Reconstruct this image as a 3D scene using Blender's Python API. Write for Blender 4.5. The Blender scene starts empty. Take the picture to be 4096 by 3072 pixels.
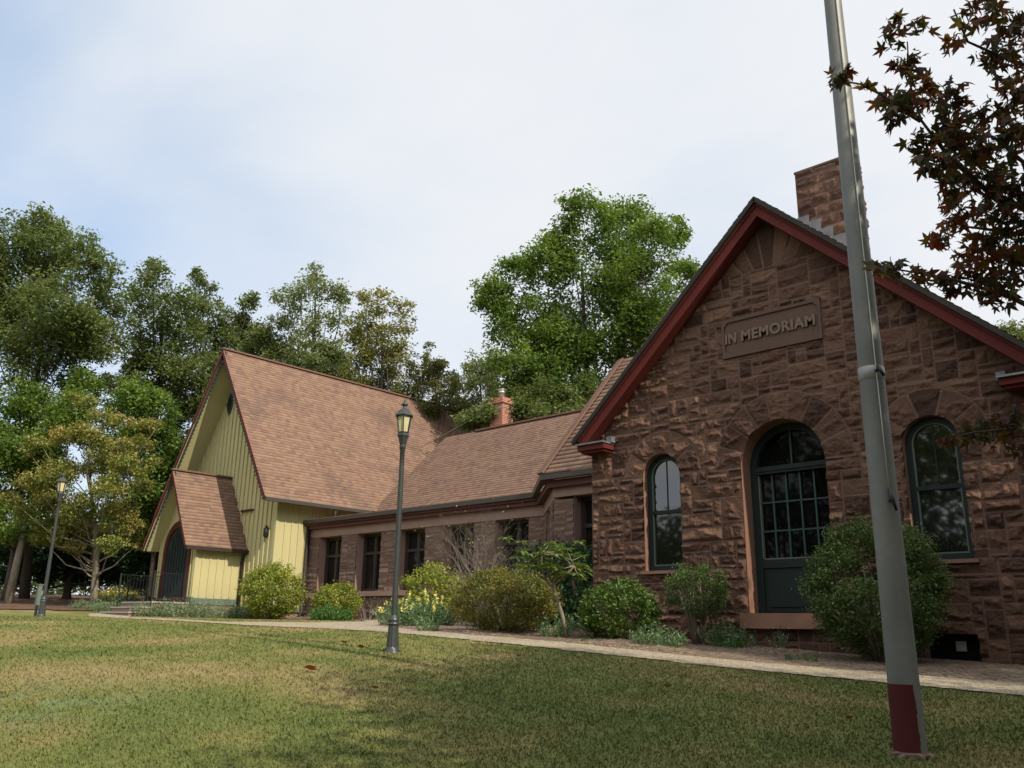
import bpy, math, random
import numpy as np
from mathutils import Vector, Matrix

# ------------------------------------------------------------------ camera, sky, sun, exposure
PITCH, ROLL, YAW, FPX = 0.2776, 0.0157, 0.7455, 3443.8      # focal length in pixels of a 4096 wide frame
SUN_EL, SUN_AZ = math.radians(37), math.radians(-8)         # azimuth measured from +X towards +Y
EXPOSURE = 0.25
S = bpy.context.scene
COL = S.collection
_fw = np.array([-math.sin(YAW)*math.cos(PITCH), math.cos(YAW)*math.cos(PITCH), math.sin(PITCH)])
_rt = np.array([math.cos(YAW), math.sin(YAW), 0.0])
_up = np.cross(_rt, _fw)
CR = math.cos(ROLL)*_rt + math.sin(ROLL)*_up
CU = -math.sin(ROLL)*_rt + math.cos(ROLL)*_up
cam_d = bpy.data.cameras.new('camera')
cam_d.sensor_width = 36.0
cam_d.lens = FPX/4096*36
cam_d.clip_end = 1000
cam = bpy.data.objects.new('camera', cam_d)
cam.matrix_world = Matrix(((CR[0], CU[0], -_fw[0], 0), (CR[1], CU[1], -_fw[1], 0), (CR[2], CU[2], -_fw[2], 0), (0, 0, 0, 1)))
COL.objects.link(cam)
S.camera = cam

w = bpy.data.worlds.new('World')
S.world = w
w.use_nodes = True
wn, wl = w.node_tree.nodes, w.node_tree.links
wn.clear()
def N(tree, t, **kw):
    n = tree.nodes.new(t)
    for k, v in kw.items():
        if k in n.inputs:
            n.inputs[k].default_value = v
        else:
            setattr(n, k, v)
    return n
T = w.node_tree
sky = N(T, 'ShaderNodeTexSky', sky_type='NISHITA', sun_disc=False)
sky.sun_elevation = SUN_EL
sky.sun_rotation = math.radians(90) - SUN_AZ
sky.air_density = 1.0
sky.dust_density = 0.3
sky.ozone_density = 4.0
skym = N(T, 'ShaderNodeVectorMath', operation='SCALE', Scale=0.15)
wl.new(sky.outputs[0], skym.inputs[0])
tc = N(T, 'ShaderNodeTexCoord')
sep = N(T, 'ShaderNodeSeparateXYZ')
wl.new(tc.outputs['Generated'], sep.inputs[0])
def M(op, a, b=None, c=None, tree=T, clamp=False):
    n = tree.nodes.new('ShaderNodeMath'); n.operation = op; n.use_clamp = clamp
    for i, x in enumerate((a, b, c)):
        if x is None: continue
        if isinstance(x, (int, float)): n.inputs[i].default_value = x
        else: tree.links.new(x, n.inputs[i])
    return n.outputs[0]
zz = M('MAXIMUM', M('ADD', sep.outputs[2], 0.12), 0.06)
cx, cy = M('DIVIDE', sep.outputs[0], zz), M('DIVIDE', sep.outputs[1], zz)
comb = N(T, 'ShaderNodeCombineXYZ')
wl.new(cx, comb.inputs[0]); wl.new(cy, comb.inputs[1])
mapp = N(T, 'ShaderNodeMapping')
mapp.inputs['Rotation'].default_value = (0, 0, math.radians(25))
mapp.inputs['Scale'].default_value = (0.55, 1.0, 1.0)
wl.new(comb.outputs[0], mapp.inputs[0])
n1 = N(T, 'ShaderNodeTexNoise', Scale=1.1, Detail=7.0, Roughness=0.52, Distortion=0.25)
wl.new(mapp.outputs[0], n1.inputs['Vector'])
n2 = N(T, 'ShaderNodeTexNoise', Scale=0.38, Detail=3.0, Roughness=0.45)
wl.new(mapp.outputs[0], n2.inputs['Vector'])
# thinner cloud towards the blue side of the sky (away from the sun), thick veil towards the sun
bias = M('MULTIPLY', M('ADD', M('MULTIPLY', sep.outputs[0], 0.92), M('MULTIPLY', sep.outputs[1], -0.05)), 0.62)
cl = M('ADD', M('ADD', M('MULTIPLY', n1.outputs[0], 0.75), M('MULTIPLY', n2.outputs[0], 0.9)), bias)
cr = N(T, 'ShaderNodeMapRange')
cr.inputs[1].default_value = 0.22; cr.inputs[2].default_value = 0.60
cr.interpolation_type = 'SMOOTHSTEP'
wl.new(cl, cr.inputs[0])
low = N(T, 'ShaderNodeMapRange')           # whitish horizon
low.inputs[1].default_value = 0.42; low.inputs[2].default_value = 0.05
wl.new(sep.outputs[2], low.inputs[0])
cov = M('MAXIMUM', cr.outputs[0], M('MULTIPLY', low.outputs[0], 0.8), clamp=True)
veil = N(T, 'ShaderNodeMix', data_type='RGBA')      # thin veil is bluish, thick cloud white
wl.new(cov, veil.inputs[0]); veil.inputs[6].default_value = (0.51, 0.635, 0.79, 1)
cov = M('ADD', M('MULTIPLY', cov, 0.37), 0.61)
mixs = N(T, 'ShaderNodeMix', data_type='RGBA')
wl.new(cov, mixs.inputs[0])
wl.new(skym.outputs[0], mixs.inputs[6])
veil.inputs[7].default_value = (0.735, 0.755, 0.785, 1)
wl.new(veil.outputs[2], mixs.inputs[7])
bg = N(T, 'ShaderNodeBackground', Strength=1.0)
# unseen sky behind the camera, towards the sun, is brightened to lift shaded walls
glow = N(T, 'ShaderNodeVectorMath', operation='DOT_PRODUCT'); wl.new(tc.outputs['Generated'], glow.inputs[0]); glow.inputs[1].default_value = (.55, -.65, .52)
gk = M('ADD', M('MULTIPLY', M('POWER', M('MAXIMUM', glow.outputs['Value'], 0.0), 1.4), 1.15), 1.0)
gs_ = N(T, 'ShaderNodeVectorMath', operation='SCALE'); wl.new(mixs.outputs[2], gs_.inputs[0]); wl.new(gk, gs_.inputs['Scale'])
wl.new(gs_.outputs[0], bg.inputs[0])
wo = N(T, 'ShaderNodeOutputWorld')
wl.new(bg.outputs[0], wo.inputs[0])

sd = bpy.data.lights.new('sun', 'SUN')
sd.energy = 4.4
sd.angle = math.radians(0.6)
sd.color = (1.0, 0.90, 0.74)
sun = bpy.data.objects.new('sun', sd)
sv = Vector((math.cos(SUN_EL)*math.cos(SUN_AZ), math.cos(SUN_EL)*math.sin(SUN_AZ), math.sin(SUN_EL)))
sun.rotation_euler = sv.to_track_quat('Z', 'Y').to_euler()
sun.location = sv*60
COL.objects.link(sun)
S.view_settings.view_transform = 'Standard'
S.view_settings.look = 'None'
S.view_settings.exposure = EXPOSURE
S.view_settings.gamma = 1.0
S.cycles.max_bounces = 6
S.cycles.transparent_max_bounces = 4

# ------------------------------------------------------------------ terrain
CP = np.array([(0,0,-1.55),(3,1,-1.5),(-5,0,-1.3),(-14,0,-.75),(-26,0,-.25),(-40,0,.1),(8,4,-1.35),(8,12.5,-.7),(-2.1,6.1,-.72),(-8.86,7.43,-.30),(-21.58,7.72,.11),(-15,8,-.1),(-15,12,.02),(-20,12.5,.12),(-24,10,.13),(-6.71,12.75,-.2),(-3.34,12.75,-.33),(-9.68,12.75,-.02),(-13,14,.06),(-20,16.5,.16),(-26.2,16.2,.24),(-28.5,12.0,.22),(-33,9,.32),(-37,14.5,.72),(-46,12,.95),(-50,25,1.5),(-30,35,.8),(-10,35,.6),(10,35,0),(0,-10,-1.7),(-20,-12,-1.4),(20,-12,-1.8),(-60,-12,-.8),(-70,50,1.6),(40,60,0),(-20,80,1.0),(60,0,-1.7),(-80,0,.8)], float)
def _phi(r2): return np.where(r2 > 0, .5*r2*np.log(np.maximum(r2, 1e-12)), 0)
def _fit():
    n = len(CP); d = ((CP[:, None, :2]-CP[None, :, :2])**2).sum(-1)
    A = np.zeros((n+3, n+3)); A[:n, :n] = _phi(d)+np.eye(n)*.3; A[:n, n] = 1; A[:n, n+1:] = CP[:, :2]; A[n, :n] = 1; A[n+1:, :n] = CP[:, :2].T
    return np.linalg.solve(A, np.r_[CP[:, 2], 0, 0, 0])
_W = _fit()
def ground(x, y):
    x = np.clip(np.asarray(x, float), -90, 70); y = np.clip(np.asarray(y, float), -20, 90)
    sh = x.shape; P = np.stack([x.ravel(), y.ravel()], -1); out = np.empty(len(P))
    for i in range(0, len(P), 20000):
        q = P[i:i+20000]; d = ((q[:, None]-CP[None, :, :2])**2).sum(-1)
        out[i:i+20000] = _phi(d)@_W[:-3]+_W[-3]+q@_W[-2:]
    return out.reshape(sh)
def gz(x, y): return float(ground(np.array([x]), np.array([y]))[0])
PX = 4096/2212
def at(x, y, depth):
    """a world point a given distance ahead, seen at a spot of the 2212 px wide photograph"""
    u, v = x*PX, y*PX
    return (_fw + CR*((u-2048)/FPX) + CU*((1536-v)/FPX))*depth

# ------------------------------------------------------------------ mesh helpers
rng = np.random.default_rng(11)
random.seed(5)
def mesh_np(name, V, F, tone=None, smooth=False, uv=None):
    """mesh from numpy: V (n,3), F (m,k) faces of one size"""
    V = np.asarray(V, np.float32); F = np.asarray(F, np.int32)
    me = bpy.data.meshes.new(name)
    m, k = F.shape
    me.vertices.add(len(V)); me.vertices.foreach_set('co', V.ravel())
    me.loops.add(m*k); me.loops.foreach_set('vertex_index', F.ravel())
    me.polygons.add(m)
    me.polygons.foreach_set('loop_start', np.arange(0, m*k, k, dtype=np.int32))
    me.polygons.foreach_set('loop_total', np.full(m, k, np.int32))
    if smooth: me.polygons.foreach_set('use_smooth', np.ones(m, bool))
    if tone is not None:
        a = me.attributes.new('tone', 'FLOAT', 'FACE'); a.data.foreach_set('value', np.asarray(tone, np.float32))
    if uv is not None:
        l = me.uv_layers.new(name='UVMap'); l.data.foreach_set('uv', np.asarray(uv, np.float32)[F.ravel()].ravel())
    me.update(calc_edges=True)
    return me

class MB:
    """collects simple solids; build() links them as one mesh object"""
    def __init__(self): self.v = []; self.f = []; self.uv = {}; self.sm = []
    def add(self, vs, fs, smooth=False):
        o = len(self.v); self.v += [tuple(map(float, p)) for p in vs]
        for f in fs: self.f.append([o+i for i in f]); self.sm.append(smooth)
    def box(self, x0, x1, y0, y1, z0, z1):
        self.add([(x0,y0,z0),(x1,y0,z0),(x1,y1,z0),(x0,y1,z0),(x0,y0,z1),(x1,y0,z1),(x1,y1,z1),(x0,y1,z1)],
                 [(0,3,2,1),(4,5,6,7),(0,1,5,4),(1,2,6,5),(2,3,7,6),(3,0,4,7)])
    def beam(self, p, q, wd, ht, up=(0, 0, 1)):
        """rectangular bar from p to q; ht along up, wd sideways, p and q on the middle line"""
        p, q, up = Vector(p), Vector(q), Vector(up)
        d = (q-p).normalized(); s = d.cross(up).normalized(); u = s.cross(d).normalized()
        vs = []
        for c in (p, q):
            for a, b in ((-1,-1),(1,-1),(1,1),(-1,1)): vs.append(c + s*(a*wd/2) + u*(b*ht/2))
        self.add(vs, [(0,1,2,3),(7,6,5,4),(0,4,5,1),(1,5,6,2),(2,6,7,3),(3,7,4,0)])
    def tube(self, pts, rad, n=8, cap=True):
        pts = [Vector(p) for p in pts]
        if not hasattr(rad, '__len__'): rad = [rad]*len(pts)
        vs = []; prev = None
        for i, p in enumerate(pts):
            d = (pts[min(i+1, len(pts)-1)]-pts[max(i-1, 0)])
            if d.length < 1e-9: d = Vector((0, 0, 1))
            d.normalize()
            if prev is None:
                a = d.orthogonal().normalized()
            else:
                a = prev - d*prev.dot(d)
                a = a.normalized() if a.length > 1e-6 else d.orthogonal().normalized()
            prev = a; b = d.cross(a)
            for k in range(n):
                t = 2*math.pi*k/n; vs.append(p + (a*math.cos(t)+b*math.sin(t))*rad[i])
        fs = [(i*n+k, i*n+(k+1) % n, (i+1)*n+(k+1) % n, (i+1)*n+k) for i in range(len(pts)-1) for k in range(n)]
        self.add(vs, fs, True)
        if cap:
            self.f.append([len(self.v)-n+k for k in range(n)]); self.sm.append(False)
            self.f.append([len(self.v)-len(vs)+n-1-k for k in range(n)]); self.sm.append(False)
    def lathe(self, prof, c=(0, 0, 0), n=20, smooth=True, rot=0.0):
        vs = [(c[0]+r*math.cos(2*math.pi*k/n+rot), c[1]+r*math.sin(2*math.pi*k/n+rot), c[2]+z) for r, z in prof for k in range(n)]
        fs = [(i*n+k, i*n+(k+1) % n, (i+1)*n+(k+1) % n, (i+1)*n+k) for i in range(len(prof)-1) for k in range(n)]
        self.add(vs, fs, smooth)
        for r, z, flip in ((*prof[0], True), (*prof[-1], False)):
            if r < 1e-6: continue
            ring = [(c[0]+r*math.cos(2*math.pi*k/n+rot), c[1]+r*math.sin(2*math.pi*k/n+rot), c[2]+z) for k in range(n)]
            self.add(ring[::-1] if flip else ring, [tuple(range(n))])
    def prism(self, poly, d):
        """extrude a 3D polygon (counter clockwise seen from -d) by vector d"""
        n = len(poly); d = Vector(d)
        vs = [Vector(p) for p in poly] + [Vector(p)+d for p in poly]
        self.add(vs, [tuple(range(n)), tuple(range(2*n-1, n-1, -1))] + [(i, i+n, (i+1) % n+n, (i+1) % n) for i in range(n)])
    def build(self, name, mat, parent=None):
        me = bpy.data.meshes.new(name)
        off = Vector(parent_base(parent)) if parent else Vector((0, 0, 0))
        me.from_pydata([tuple(Vector(p)-off) for p in self.v], [], self.f)
        me.polygons.foreach_set('use_smooth', self.sm)
        me.update()
        return link(name, me, mat, parent)

def parent_base(p):
    b = Vector((0, 0, 0))
    while p: b = b + p.location; p = p.parent
    return b
def link(name, me, mat, parent=None):
    me.materials.clear(); me.materials.append(mat)
    o = bpy.data.objects.new(name, me); COL.objects.link(o)
    if parent: o.parent = parent
    return o
def link_np(name, V, F, mat, parent=None, **kw):
    off = np.array(parent_base(parent)) if parent else np.zeros(3)
    return link(name, mesh_np(name, np.asarray(V)-off, F, **kw), mat, parent)
def tag(o, label=None, cat=None, group=None, kind=None):
    if label: o['label'] = label
    if cat: o['category'] = cat
    if group: o['group'] = group
    if kind: o['kind'] = kind
    return o
def thing(name, label, cat, loc, group=None):
    o = bpy.data.objects.new(name, None); o.location = loc; o.empty_display_size = .3
    COL.objects.link(o)
    return tag(o, label, cat, group)

# ------------------------------------------------------------------ materials
def mat(name):
    m = bpy.data.materials.new(name); m.use_nodes = True
    t = m.node_tree; t.nodes.clear()
    out = t.nodes.new('ShaderNodeOutputMaterial')
    b = t.nodes.new('ShaderNodeBsdfPrincipled')
    t.links.new(b.outputs[0], out.inputs[0])
    return m, t, b, out
def ramp(t, fac, stops):
    r = t.nodes.new('ShaderNodeValToRGB')
    el = r.color_ramp.elements
    while len(el) < len(stops): el.new(0.5)
    for e, (p, c) in zip(el, stops): e.position = p; e.color = (*c, 1)
    t.links.new(fac, r.inputs[0])
    return r.outputs[0]
def noise(t, vec, scale, detail=4.0, rough=0.55, dist=0.0):
    n = N(t, 'ShaderNodeTexNoise', Scale=scale, Detail=detail, Roughness=rough, Distortion=dist)
    if vec is not None: t.links.new(vec, n.inputs['Vector'])
    return n.outputs[0]
def mixc(t, fac, a, b, blend='MIX'):
    n = t.nodes.new('ShaderNodeMix'); n.data_type = 'RGBA'; n.blend_type = blend
    for s, x in ((0, fac), (6, a), (7, b)):
        if isinstance(x, (int, float)): n.inputs[s].default_value = x
        elif isinstance(x, tuple): n.inputs[s].default_value = (*x, 1)
        else: t.links.new(x, n.inputs[s])
    return n.outputs[2]
def bump(t, b, h, strength, dist=0.02):
    n = N(t, 'ShaderNodeBump', Strength=strength, Distance=dist)
    t.links.new(h, n.inputs['Height']); t.links.new(n.outputs[0], b.inputs['Normal'])
def objco(t): return t.nodes.new('ShaderNodeTexCoord').outputs['Object']
def posco(t): return t.nodes.new('ShaderNodeNewGeometry').outputs['Position']
def attr(t, name):
    n = t.nodes.new('ShaderNodeAttribute'); n.attribute_name = name; return n.outputs['Fac']

def painted(name, col, rough=0.55, var=0.12, metal=0.0, scale=3.0, bmp=0.1):
    m, t, b, o = mat(name)
    v = posco(t)
    c = mixc(t, noise(t, v, scale, 5), tuple(x*(1-var) for x in col), tuple(min(1, x*(1+var)) for x in col))
    c = mixc(t, M('MULTIPLY', noise(t, v, scale*14, 3), var, tree=t), c, tuple(x*.55 for x in col))
    t.links.new(c, b.inputs['Base Color'])
    b.inputs['Roughness'].default_value = rough; b.inputs['Metallic'].default_value = metal
    b.inputs['Specular IOR Level'].default_value = .25
    bump(t, b, noise(t, v, scale*10, 3), bmp, .01)
    return m

def stone_mat(name, stops, grain=18.0):
    m, t, b, o = mat(name)
    v = posco(t)
    tone = attr(t, 'tone')
    big = noise(t, v, 1.3, 4); fine = noise(t, v, grain, 6, .65); mid = noise(t, v, 6, 4)
    f = M('ADD', M('MULTIPLY', tone, .60, tree=t), M('ADD', M('MULTIPLY', fine, .22, tree=t), M('MULTIPLY', mid, .30, tree=t), tree=t), tree=t)
    c = ramp(t, f, stops)
    # lichen and weather streaks
    c = mixc(t, M('MULTIPLY', M('GREATER_THAN', noise(t, v, 7.0, 6, .7), .60, tree=t), .35, tree=t), c, (.05, .040, .033))
    mort = M('LESS_THAN', tone, -.5, tree=t)
    c = mixc(t, mort, c, (.14, .084, .064))
    t.links.new(c, b.inputs['Base Color'])
    b.inputs['Roughness'].default_value = .9
    b.inputs['Specular IOR Level'].default_value = .2
    bump(t, b, M('ADD', fine, M('MULTIPLY', mid, .8, tree=t), tree=t), .8, .03)
    return m
M_STONE = stone_mat('brownstone', [(.15, (.029, .016, .012)), (.40, (.070, .037, .027)), (.62, (.110, .060, .041)), (.9, (.18, .103, .068))])
M_STONE2 = stone_mat('brownstone_wing', [(.18, (.07, .047, .038)), (.42, (.115, .079, .065)), (.62, (.16, .11, .09)), (.88, (.22, .155, .128))])
def dressed(name, a, bcol):
    m, t, b, o = mat(name); v = posco(t)
    c = mixc(t, noise(t, v, 3, 5), a, bcol)
    c = mixc(t, M('MULTIPLY', noise(t, v, 40, 4), .3, tree=t), c, tuple(x*.5 for x in a))
    t.links.new(c, b.inputs['Base Color']); b.inputs['Roughness'].default_value = .85
    bump(t, b, noise(t, v, 30, 5), .35, .01)
    return m
M_DRESS = dressed('dressed_brownstone', (.17, .085, .055), (.24, .125, .08))
M_PLAQUE = dressed('plaque_brownstone', (.085, .048, .034), (.115, .066, .047))
M_LETTER = dressed('letter_brownstone', (.15, .10, .074), (.20, .135, .10))
M_FRIEZE = dressed('frieze_brownstone', (.20, .125, .10), (.29, .185, .148))

def shingles(name, c1, c2, cdark):
    m, t, b, o = mat(name)
    uv = t.nodes.new('ShaderNodeTexCoord').outputs['UV']
    br = N(t, 'ShaderNodeTexBrick')
    br.offset = .37; br.squash = 1.0
    t.links.new(uv, br.inputs['Vector'])
    for k, v in (('Color1', (0, 0, 0, 1)), ('Color2', (1, 1, 1, 1)), ('Mortar', (.5, .5, .5, 1)), ('Scale', 1.0), ('Mortar Size', .004), ('Brick Width', .165), ('Row Height', .14), ('Bias', 0.0)):
        br.inputs[k].default_value = v
    wn_ = N(t, 'ShaderNodeTexWhiteNoise', noise_dimensions='2D')
    # one random number per shingle tab
    sx = t.nodes.new('ShaderNodeSeparateXYZ'); t.links.new(uv, sx.inputs[0])
    row = M('FLOOR', M('DIVIDE', sx.outputs[1], .14, tree=t), tree=t)
    wr = N(t, 'ShaderNodeTexWhiteNoise', noise_dimensions='1D'); t.links.new(row, wr.inputs['W'])
    colm = M('FLOOR', M('ADD', M('DIVIDE', sx.outputs[0], .19, tree=t), M('MULTIPLY', wr.outputs[0], 5.0, tree=t), tree=t), tree=t)
    cb = t.nodes.new('ShaderNodeCombineXYZ'); t.links.new(colm, cb.inputs[0]); t.links.new(row, cb.inputs[1])
    t.links.new(cb.outputs[0], wn_.inputs['Vector'])
    r = wn_.outputs[0]
    c = ramp(t, r, [(0, cdark), (.16, c1), (.45, c2), (.62, tuple(x*1.12 for x in c2)), (.8, tuple(c1[i]*.5+(.20, .12, .11)[i]*.5 for i in range(3))), (1, (c2[0]*1.1, c2[1]*1.05, c2[2]*.9))])
    v = posco(t)
    stain = N(t, 'ShaderNodeMapRange'); stain.inputs[1].default_value = .57; stain.inputs[2].default_value = .70
    t.links.new(noise(t, v, .55, 3, .5), stain.inputs[0])
    c = mixc(t, M('MULTIPLY', stain.outputs[0], .42, tree=t), c, (.085, .065, .055))
    c = mixc(t, M('MULTIPLY', noise(t, v, 90, 2), .35, tree=t), c, tuple(x*.5 for x in c1))
    t.links.new(c, b.inputs['Base Color']); b.inputs['Roughness'].default_value = .92
    b.inputs['Specular IOR Level'].default_value = .15
    bump(t, b, M('ADD', noise(t, v, 60, 3), r, tree=t), .25, .01)
    return m
M_ROOF = shingles('roof_shingles', (.196, .120, .090), (.230, .150, .106), (.165, .105, .084))
M_RIDGE = painted('ridge_shingles', (.15, .085, .062), .9, .3, scale=4)
M_SLATE = painted('dark_roofing', (.026, .025, .022), .85, .3)
def yellow_paint():
    m, t, b, o = mat('yellow_paint'); v = posco(t)
    mp = N(t, 'ShaderNodeMapping'); mp.inputs['Scale'].default_value = (6, 6, .5); t.links.new(v, mp.inputs[0])
    streak = noise(t, mp.outputs[0], 1.0, 5, .6)
    c = mixc(t, streak, (.375, .335, .168), (.445, .40, .21))
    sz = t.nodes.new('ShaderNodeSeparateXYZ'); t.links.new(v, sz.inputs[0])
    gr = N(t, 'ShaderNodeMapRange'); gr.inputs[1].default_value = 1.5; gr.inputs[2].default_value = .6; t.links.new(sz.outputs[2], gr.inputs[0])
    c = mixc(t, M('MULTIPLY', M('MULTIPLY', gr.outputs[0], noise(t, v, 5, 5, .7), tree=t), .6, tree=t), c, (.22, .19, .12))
    t.links.new(c, b.inputs['Base Color']); b.inputs['Roughness'].default_value = .65; b.inputs['Specular IOR Level'].default_value = .25
    bump(t, b, noise(t, mp.outputs[0], 12, 3), .08, .01)
    return m
M_YELLOW = yellow_paint()
M_RED = painted('red_paint', (.10, .016, .0125), .75, .28)
M_REDD = painted('dull_red_paint', (.085, .027, .023), .55, .15)
M_DOORRED = painted('door_casing_red', (.075, .016, .013), .7, .2)
M_TEAL = painted('dark_teal_paint', (.028, .055, .055), .5, .2)
M_GREEN = painted('dark_green_paint', (.008, .017, .016), .6, .2)
M_DOORGREEN = painted('door_dark_green', (.012, .02, .02), .5, .2)
M_SILL = painted('grey_green_paint', (.10, .125, .10), .6, .1)
M_BROWNPAINT = painted('brown_paint', (.036, .025, .02), .5, .2)
M_GUTTER = painted('brown_gutter', (.055, .046, .038), .4, .15)
M_WHITE_EDGE = painted('weathered_lead', (.17, .18, .19), .6, .75, metal=.2, scale=5)
M_GREY = painted('grey_metal', (.28, .28, .27), .45, .1, metal=.4)
M_POLE = painted('pole_aluminium', (.185, .187, .172), .5, .42, metal=.25, scale=1.6, bmp=.05)
def worn_red():
    m, t, b, o = mat('faded_red_band'); v = posco(t)
    c = mixc(t, noise(t, v, 6, 5), (.055, .010, .011), (.085, .015, .015))
    ge = t.nodes.new('ShaderNodeNewGeometry'); dp = N(t, 'ShaderNodeVectorMath', operation='DOT_PRODUCT'); t.links.new(ge.outputs['Normal'], dp.inputs[0]); dp.inputs[1].default_value = (.94, .33, 0)
    worn = M('GREATER_THAN', M('ADD', dp.outputs['Value'], M('MULTIPLY', noise(t, v, 9, 6, .7), .5, tree=t), tree=t), .85, tree=t)
    c = mixc(t, worn, c, (.16, .16, .145))
    t.links.new(c, b.inputs['Base Color']); b.inputs['Roughness'].default_value = .75
    b.inputs['Specular IOR Level'].default_value = .2; bump(t, b, noise(t, v, 30, 4), .3, .01)
    return m
M_POLERED = worn_red()
M_ROPE = painted('halyard_rope', (.5, .5, .47), .8, .1)
M_DARKMET = painted('dark_metal', (.03, .03, .03), .4, .2, metal=.5)
M_LAMP = painted('lamp_paint', (.058, .063, .062), .36, .25, metal=.35, scale=9, bmp=.05)
M_IRON = painted('black_iron', (.02, .022, .022), .5, .2)
M_CONC = painted('concrete', (.33, .30, .26), .9, .15, scale=5, bmp=.3)
M_STEP = painted('step_brownstone', (.22, .145, .125), .85, .2, scale=5, bmp=.3)
M_PAPER = painted('grey_notice', (.42, .42, .40), .8, .1)
M_VOID = painted('dark_recess', (.006, .006, .006), .9, .1)  # near-black colour stands in for the shade inside openings
M_PIPE = painted('steel_flue', (.45, .44, .42), .35, .1, metal=.8)

def glass_mat(name, base, ior):
    m, t, b, o = mat(name); v = posco(t)
    c = mixc(t, noise(t, v, 2.2, 3), base, tuple(x*.4 for x in base))
    t.links.new(c, b.inputs['Base Color'])
    b.inputs['Roughness'].default_value = .03; b.inputs['IOR'].default_value = ior
    bump(t, b, noise(t, v, 1.6, 1), .02, .02)
    return m
M_GLASS = glass_mat('window_glass', (.010, .011, .010), 2.0)
M_GLASSD = glass_mat('door_glass', (.004, .005, .004), 1.25)
M_GLASSW = glass_mat('wing_glass', (.012, .012, .011), 1.4)
def lamp_glass():
    m, t, b, o = mat('lamp_glass'); v = posco(t)
    c = mixc(t, noise(t, v, 9, 3), (.40, .36, .19), (.54, .50, .30))
    t.links.new(c, b.inputs['Base Color']); b.inputs['Roughness'].default_value = .25
    b.inputs['Subsurface Weight'].default_value = 0.0
    return m
M_LGLASS = lamp_glass()
def brick_mat():
    m, t, b, o = mat('chimney_brick')
    uv = objco(t)
    # bricks wrap round the stack: use x+y along, z up
    s = t.nodes.new('ShaderNodeSeparateXYZ'); t.links.new(uv, s.inputs[0])
    cb = t.nodes.new('ShaderNodeCombineXYZ')
    t.links.new(M('ADD', s.outputs[0], s.outputs[1], tree=t), cb.inputs[0]); t.links.new(s.outputs[2], cb.inputs[1])
    br = N(t, 'ShaderNodeTexBrick')
    t.links.new(cb.outputs[0], br.inputs['Vector'])
    for k, v in (('Color1', (.36, .10, .05, 1)), ('Color2', (.24, .065, .036, 1)), ('Mortar', (.45, .36, .30, 1)), ('Scale', 1.0), ('Mortar Size', .008), ('Brick Width', .21), ('Row Height', .07)):
        br.inputs[k].default_value = v
    c = mixc(t, M('MULTIPLY', noise(t, posco(t), 12, 4), .5, tree=t), br.outputs[0], (.15, .07, .04))
    t.links.new(c, b.inputs['Base Color']); b.inputs['Roughness'].default_value = .9
    bump(t, b, M('MULTIPLY', br.outputs[1], -1.0, tree=t), .4, .02)
    return m
M_BRICK = brick_mat()

def leaf_mat(name, stops, trans=.42, rough=.5, spec=.3, varscale=.6):
    m, t, b, o = mat(name)
    tone = attr(t, 'tone')
    v = posco(t)
    f = M('ADD', M('MULTIPLY', tone, .7, tree=t), M('MULTIPLY', noise(t, v, varscale, 3), .42, tree=t), tree=t)
    c = ramp(t, f, stops)
    t.links.new(c, b.inputs['Base Color'])
    b.inputs['Roughness'].default_value = rough; b.inputs['Specular IOR Level'].default_value = spec
    tr = t.nodes.new('ShaderNodeBsdfTranslucent')
    ct = mixc(t, 1.0, c, (1.25, 1.2, .55), 'MULTIPLY')
    t.links.new(ct, tr.inputs[0])
    mx = t.nodes.new('ShaderNodeMixShader'); mx.inputs[0].default_value = trans
    t.links.new(b.outputs[0], mx.inputs[1]); t.links.new(tr.outputs[0], mx.inputs[2])
    t.links.new(mx.outputs[0], o.inputs[0])
    return m
L_DARK = leaf_mat('leaf_dark_green', [(0.15, (0.0538, 0.0829, 0.0291)), (0.45, (0.0986, 0.1411, 0.047)), (0.75, (0.168, 0.2038, 0.0762)), (1, (0.2352, 0.224, 0.1008))])
L_BRIGHT = leaf_mat('leaf_maple_green', [(0.15, (0.0491, 0.0994, 0.0234)), (0.45, (0.0936, 0.1638, 0.0328)), (0.75, (0.158, 0.2282, 0.0491)), (1, (0.2457, 0.2808, 0.0585))], .42)
L_GREY = leaf_mat('leaf_grey_green', [(0.15, (0.077, 0.112, 0.0476)), (0.45, (0.14, 0.182, 0.077)), (0.75, (0.224, 0.252, 0.119)), (1, (0.294, 0.294, 0.154))])
L_OLIVE = leaf_mat('leaf_olive_yellow', [(0.15, (0.081, 0.108, 0.0324)), (0.45, (0.1755, 0.189, 0.0567)), (0.75, (0.27, 0.2565, 0.081)), (1, (0.3375, 0.2295, 0.0743))])
L_RUST = leaf_mat('leaf_rusty', [(.15,(.06,.085,.028)),(.45,(.11,.135,.045)),(.75,(.17,.165,.06)),(1,(.22,.14,.06))])
L_DOG = leaf_mat('leaf_dogwood', [(0.15, (0.084, 0.132, 0.0264)), (0.42, (0.168, 0.21, 0.048)), (0.66, (0.264, 0.252, 0.078)), (0.85, (0.36, 0.228, 0.084)), (1, (0.408, 0.156, 0.072))], .35)
L_RED = leaf_mat('leaf_red_maple', [(.12, (.030, .045, .018)), (.34, (.050, .045, .022)), (.48, (.10, .026, .020)), (.62, (.075, .078, .022)), (.78, (.19, .040, .028)), (1, (.24, .13, .025))], .5, varscale=2.2)
L_LIME = leaf_mat('leaf_yellow_green', [(0.15, (0.081, 0.1166, 0.0194)), (0.5, (0.1944, 0.235, 0.0324)), (0.8, (0.3564, 0.3564, 0.0568)), (1, (0.486, 0.4212, 0.081))], .3)
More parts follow.
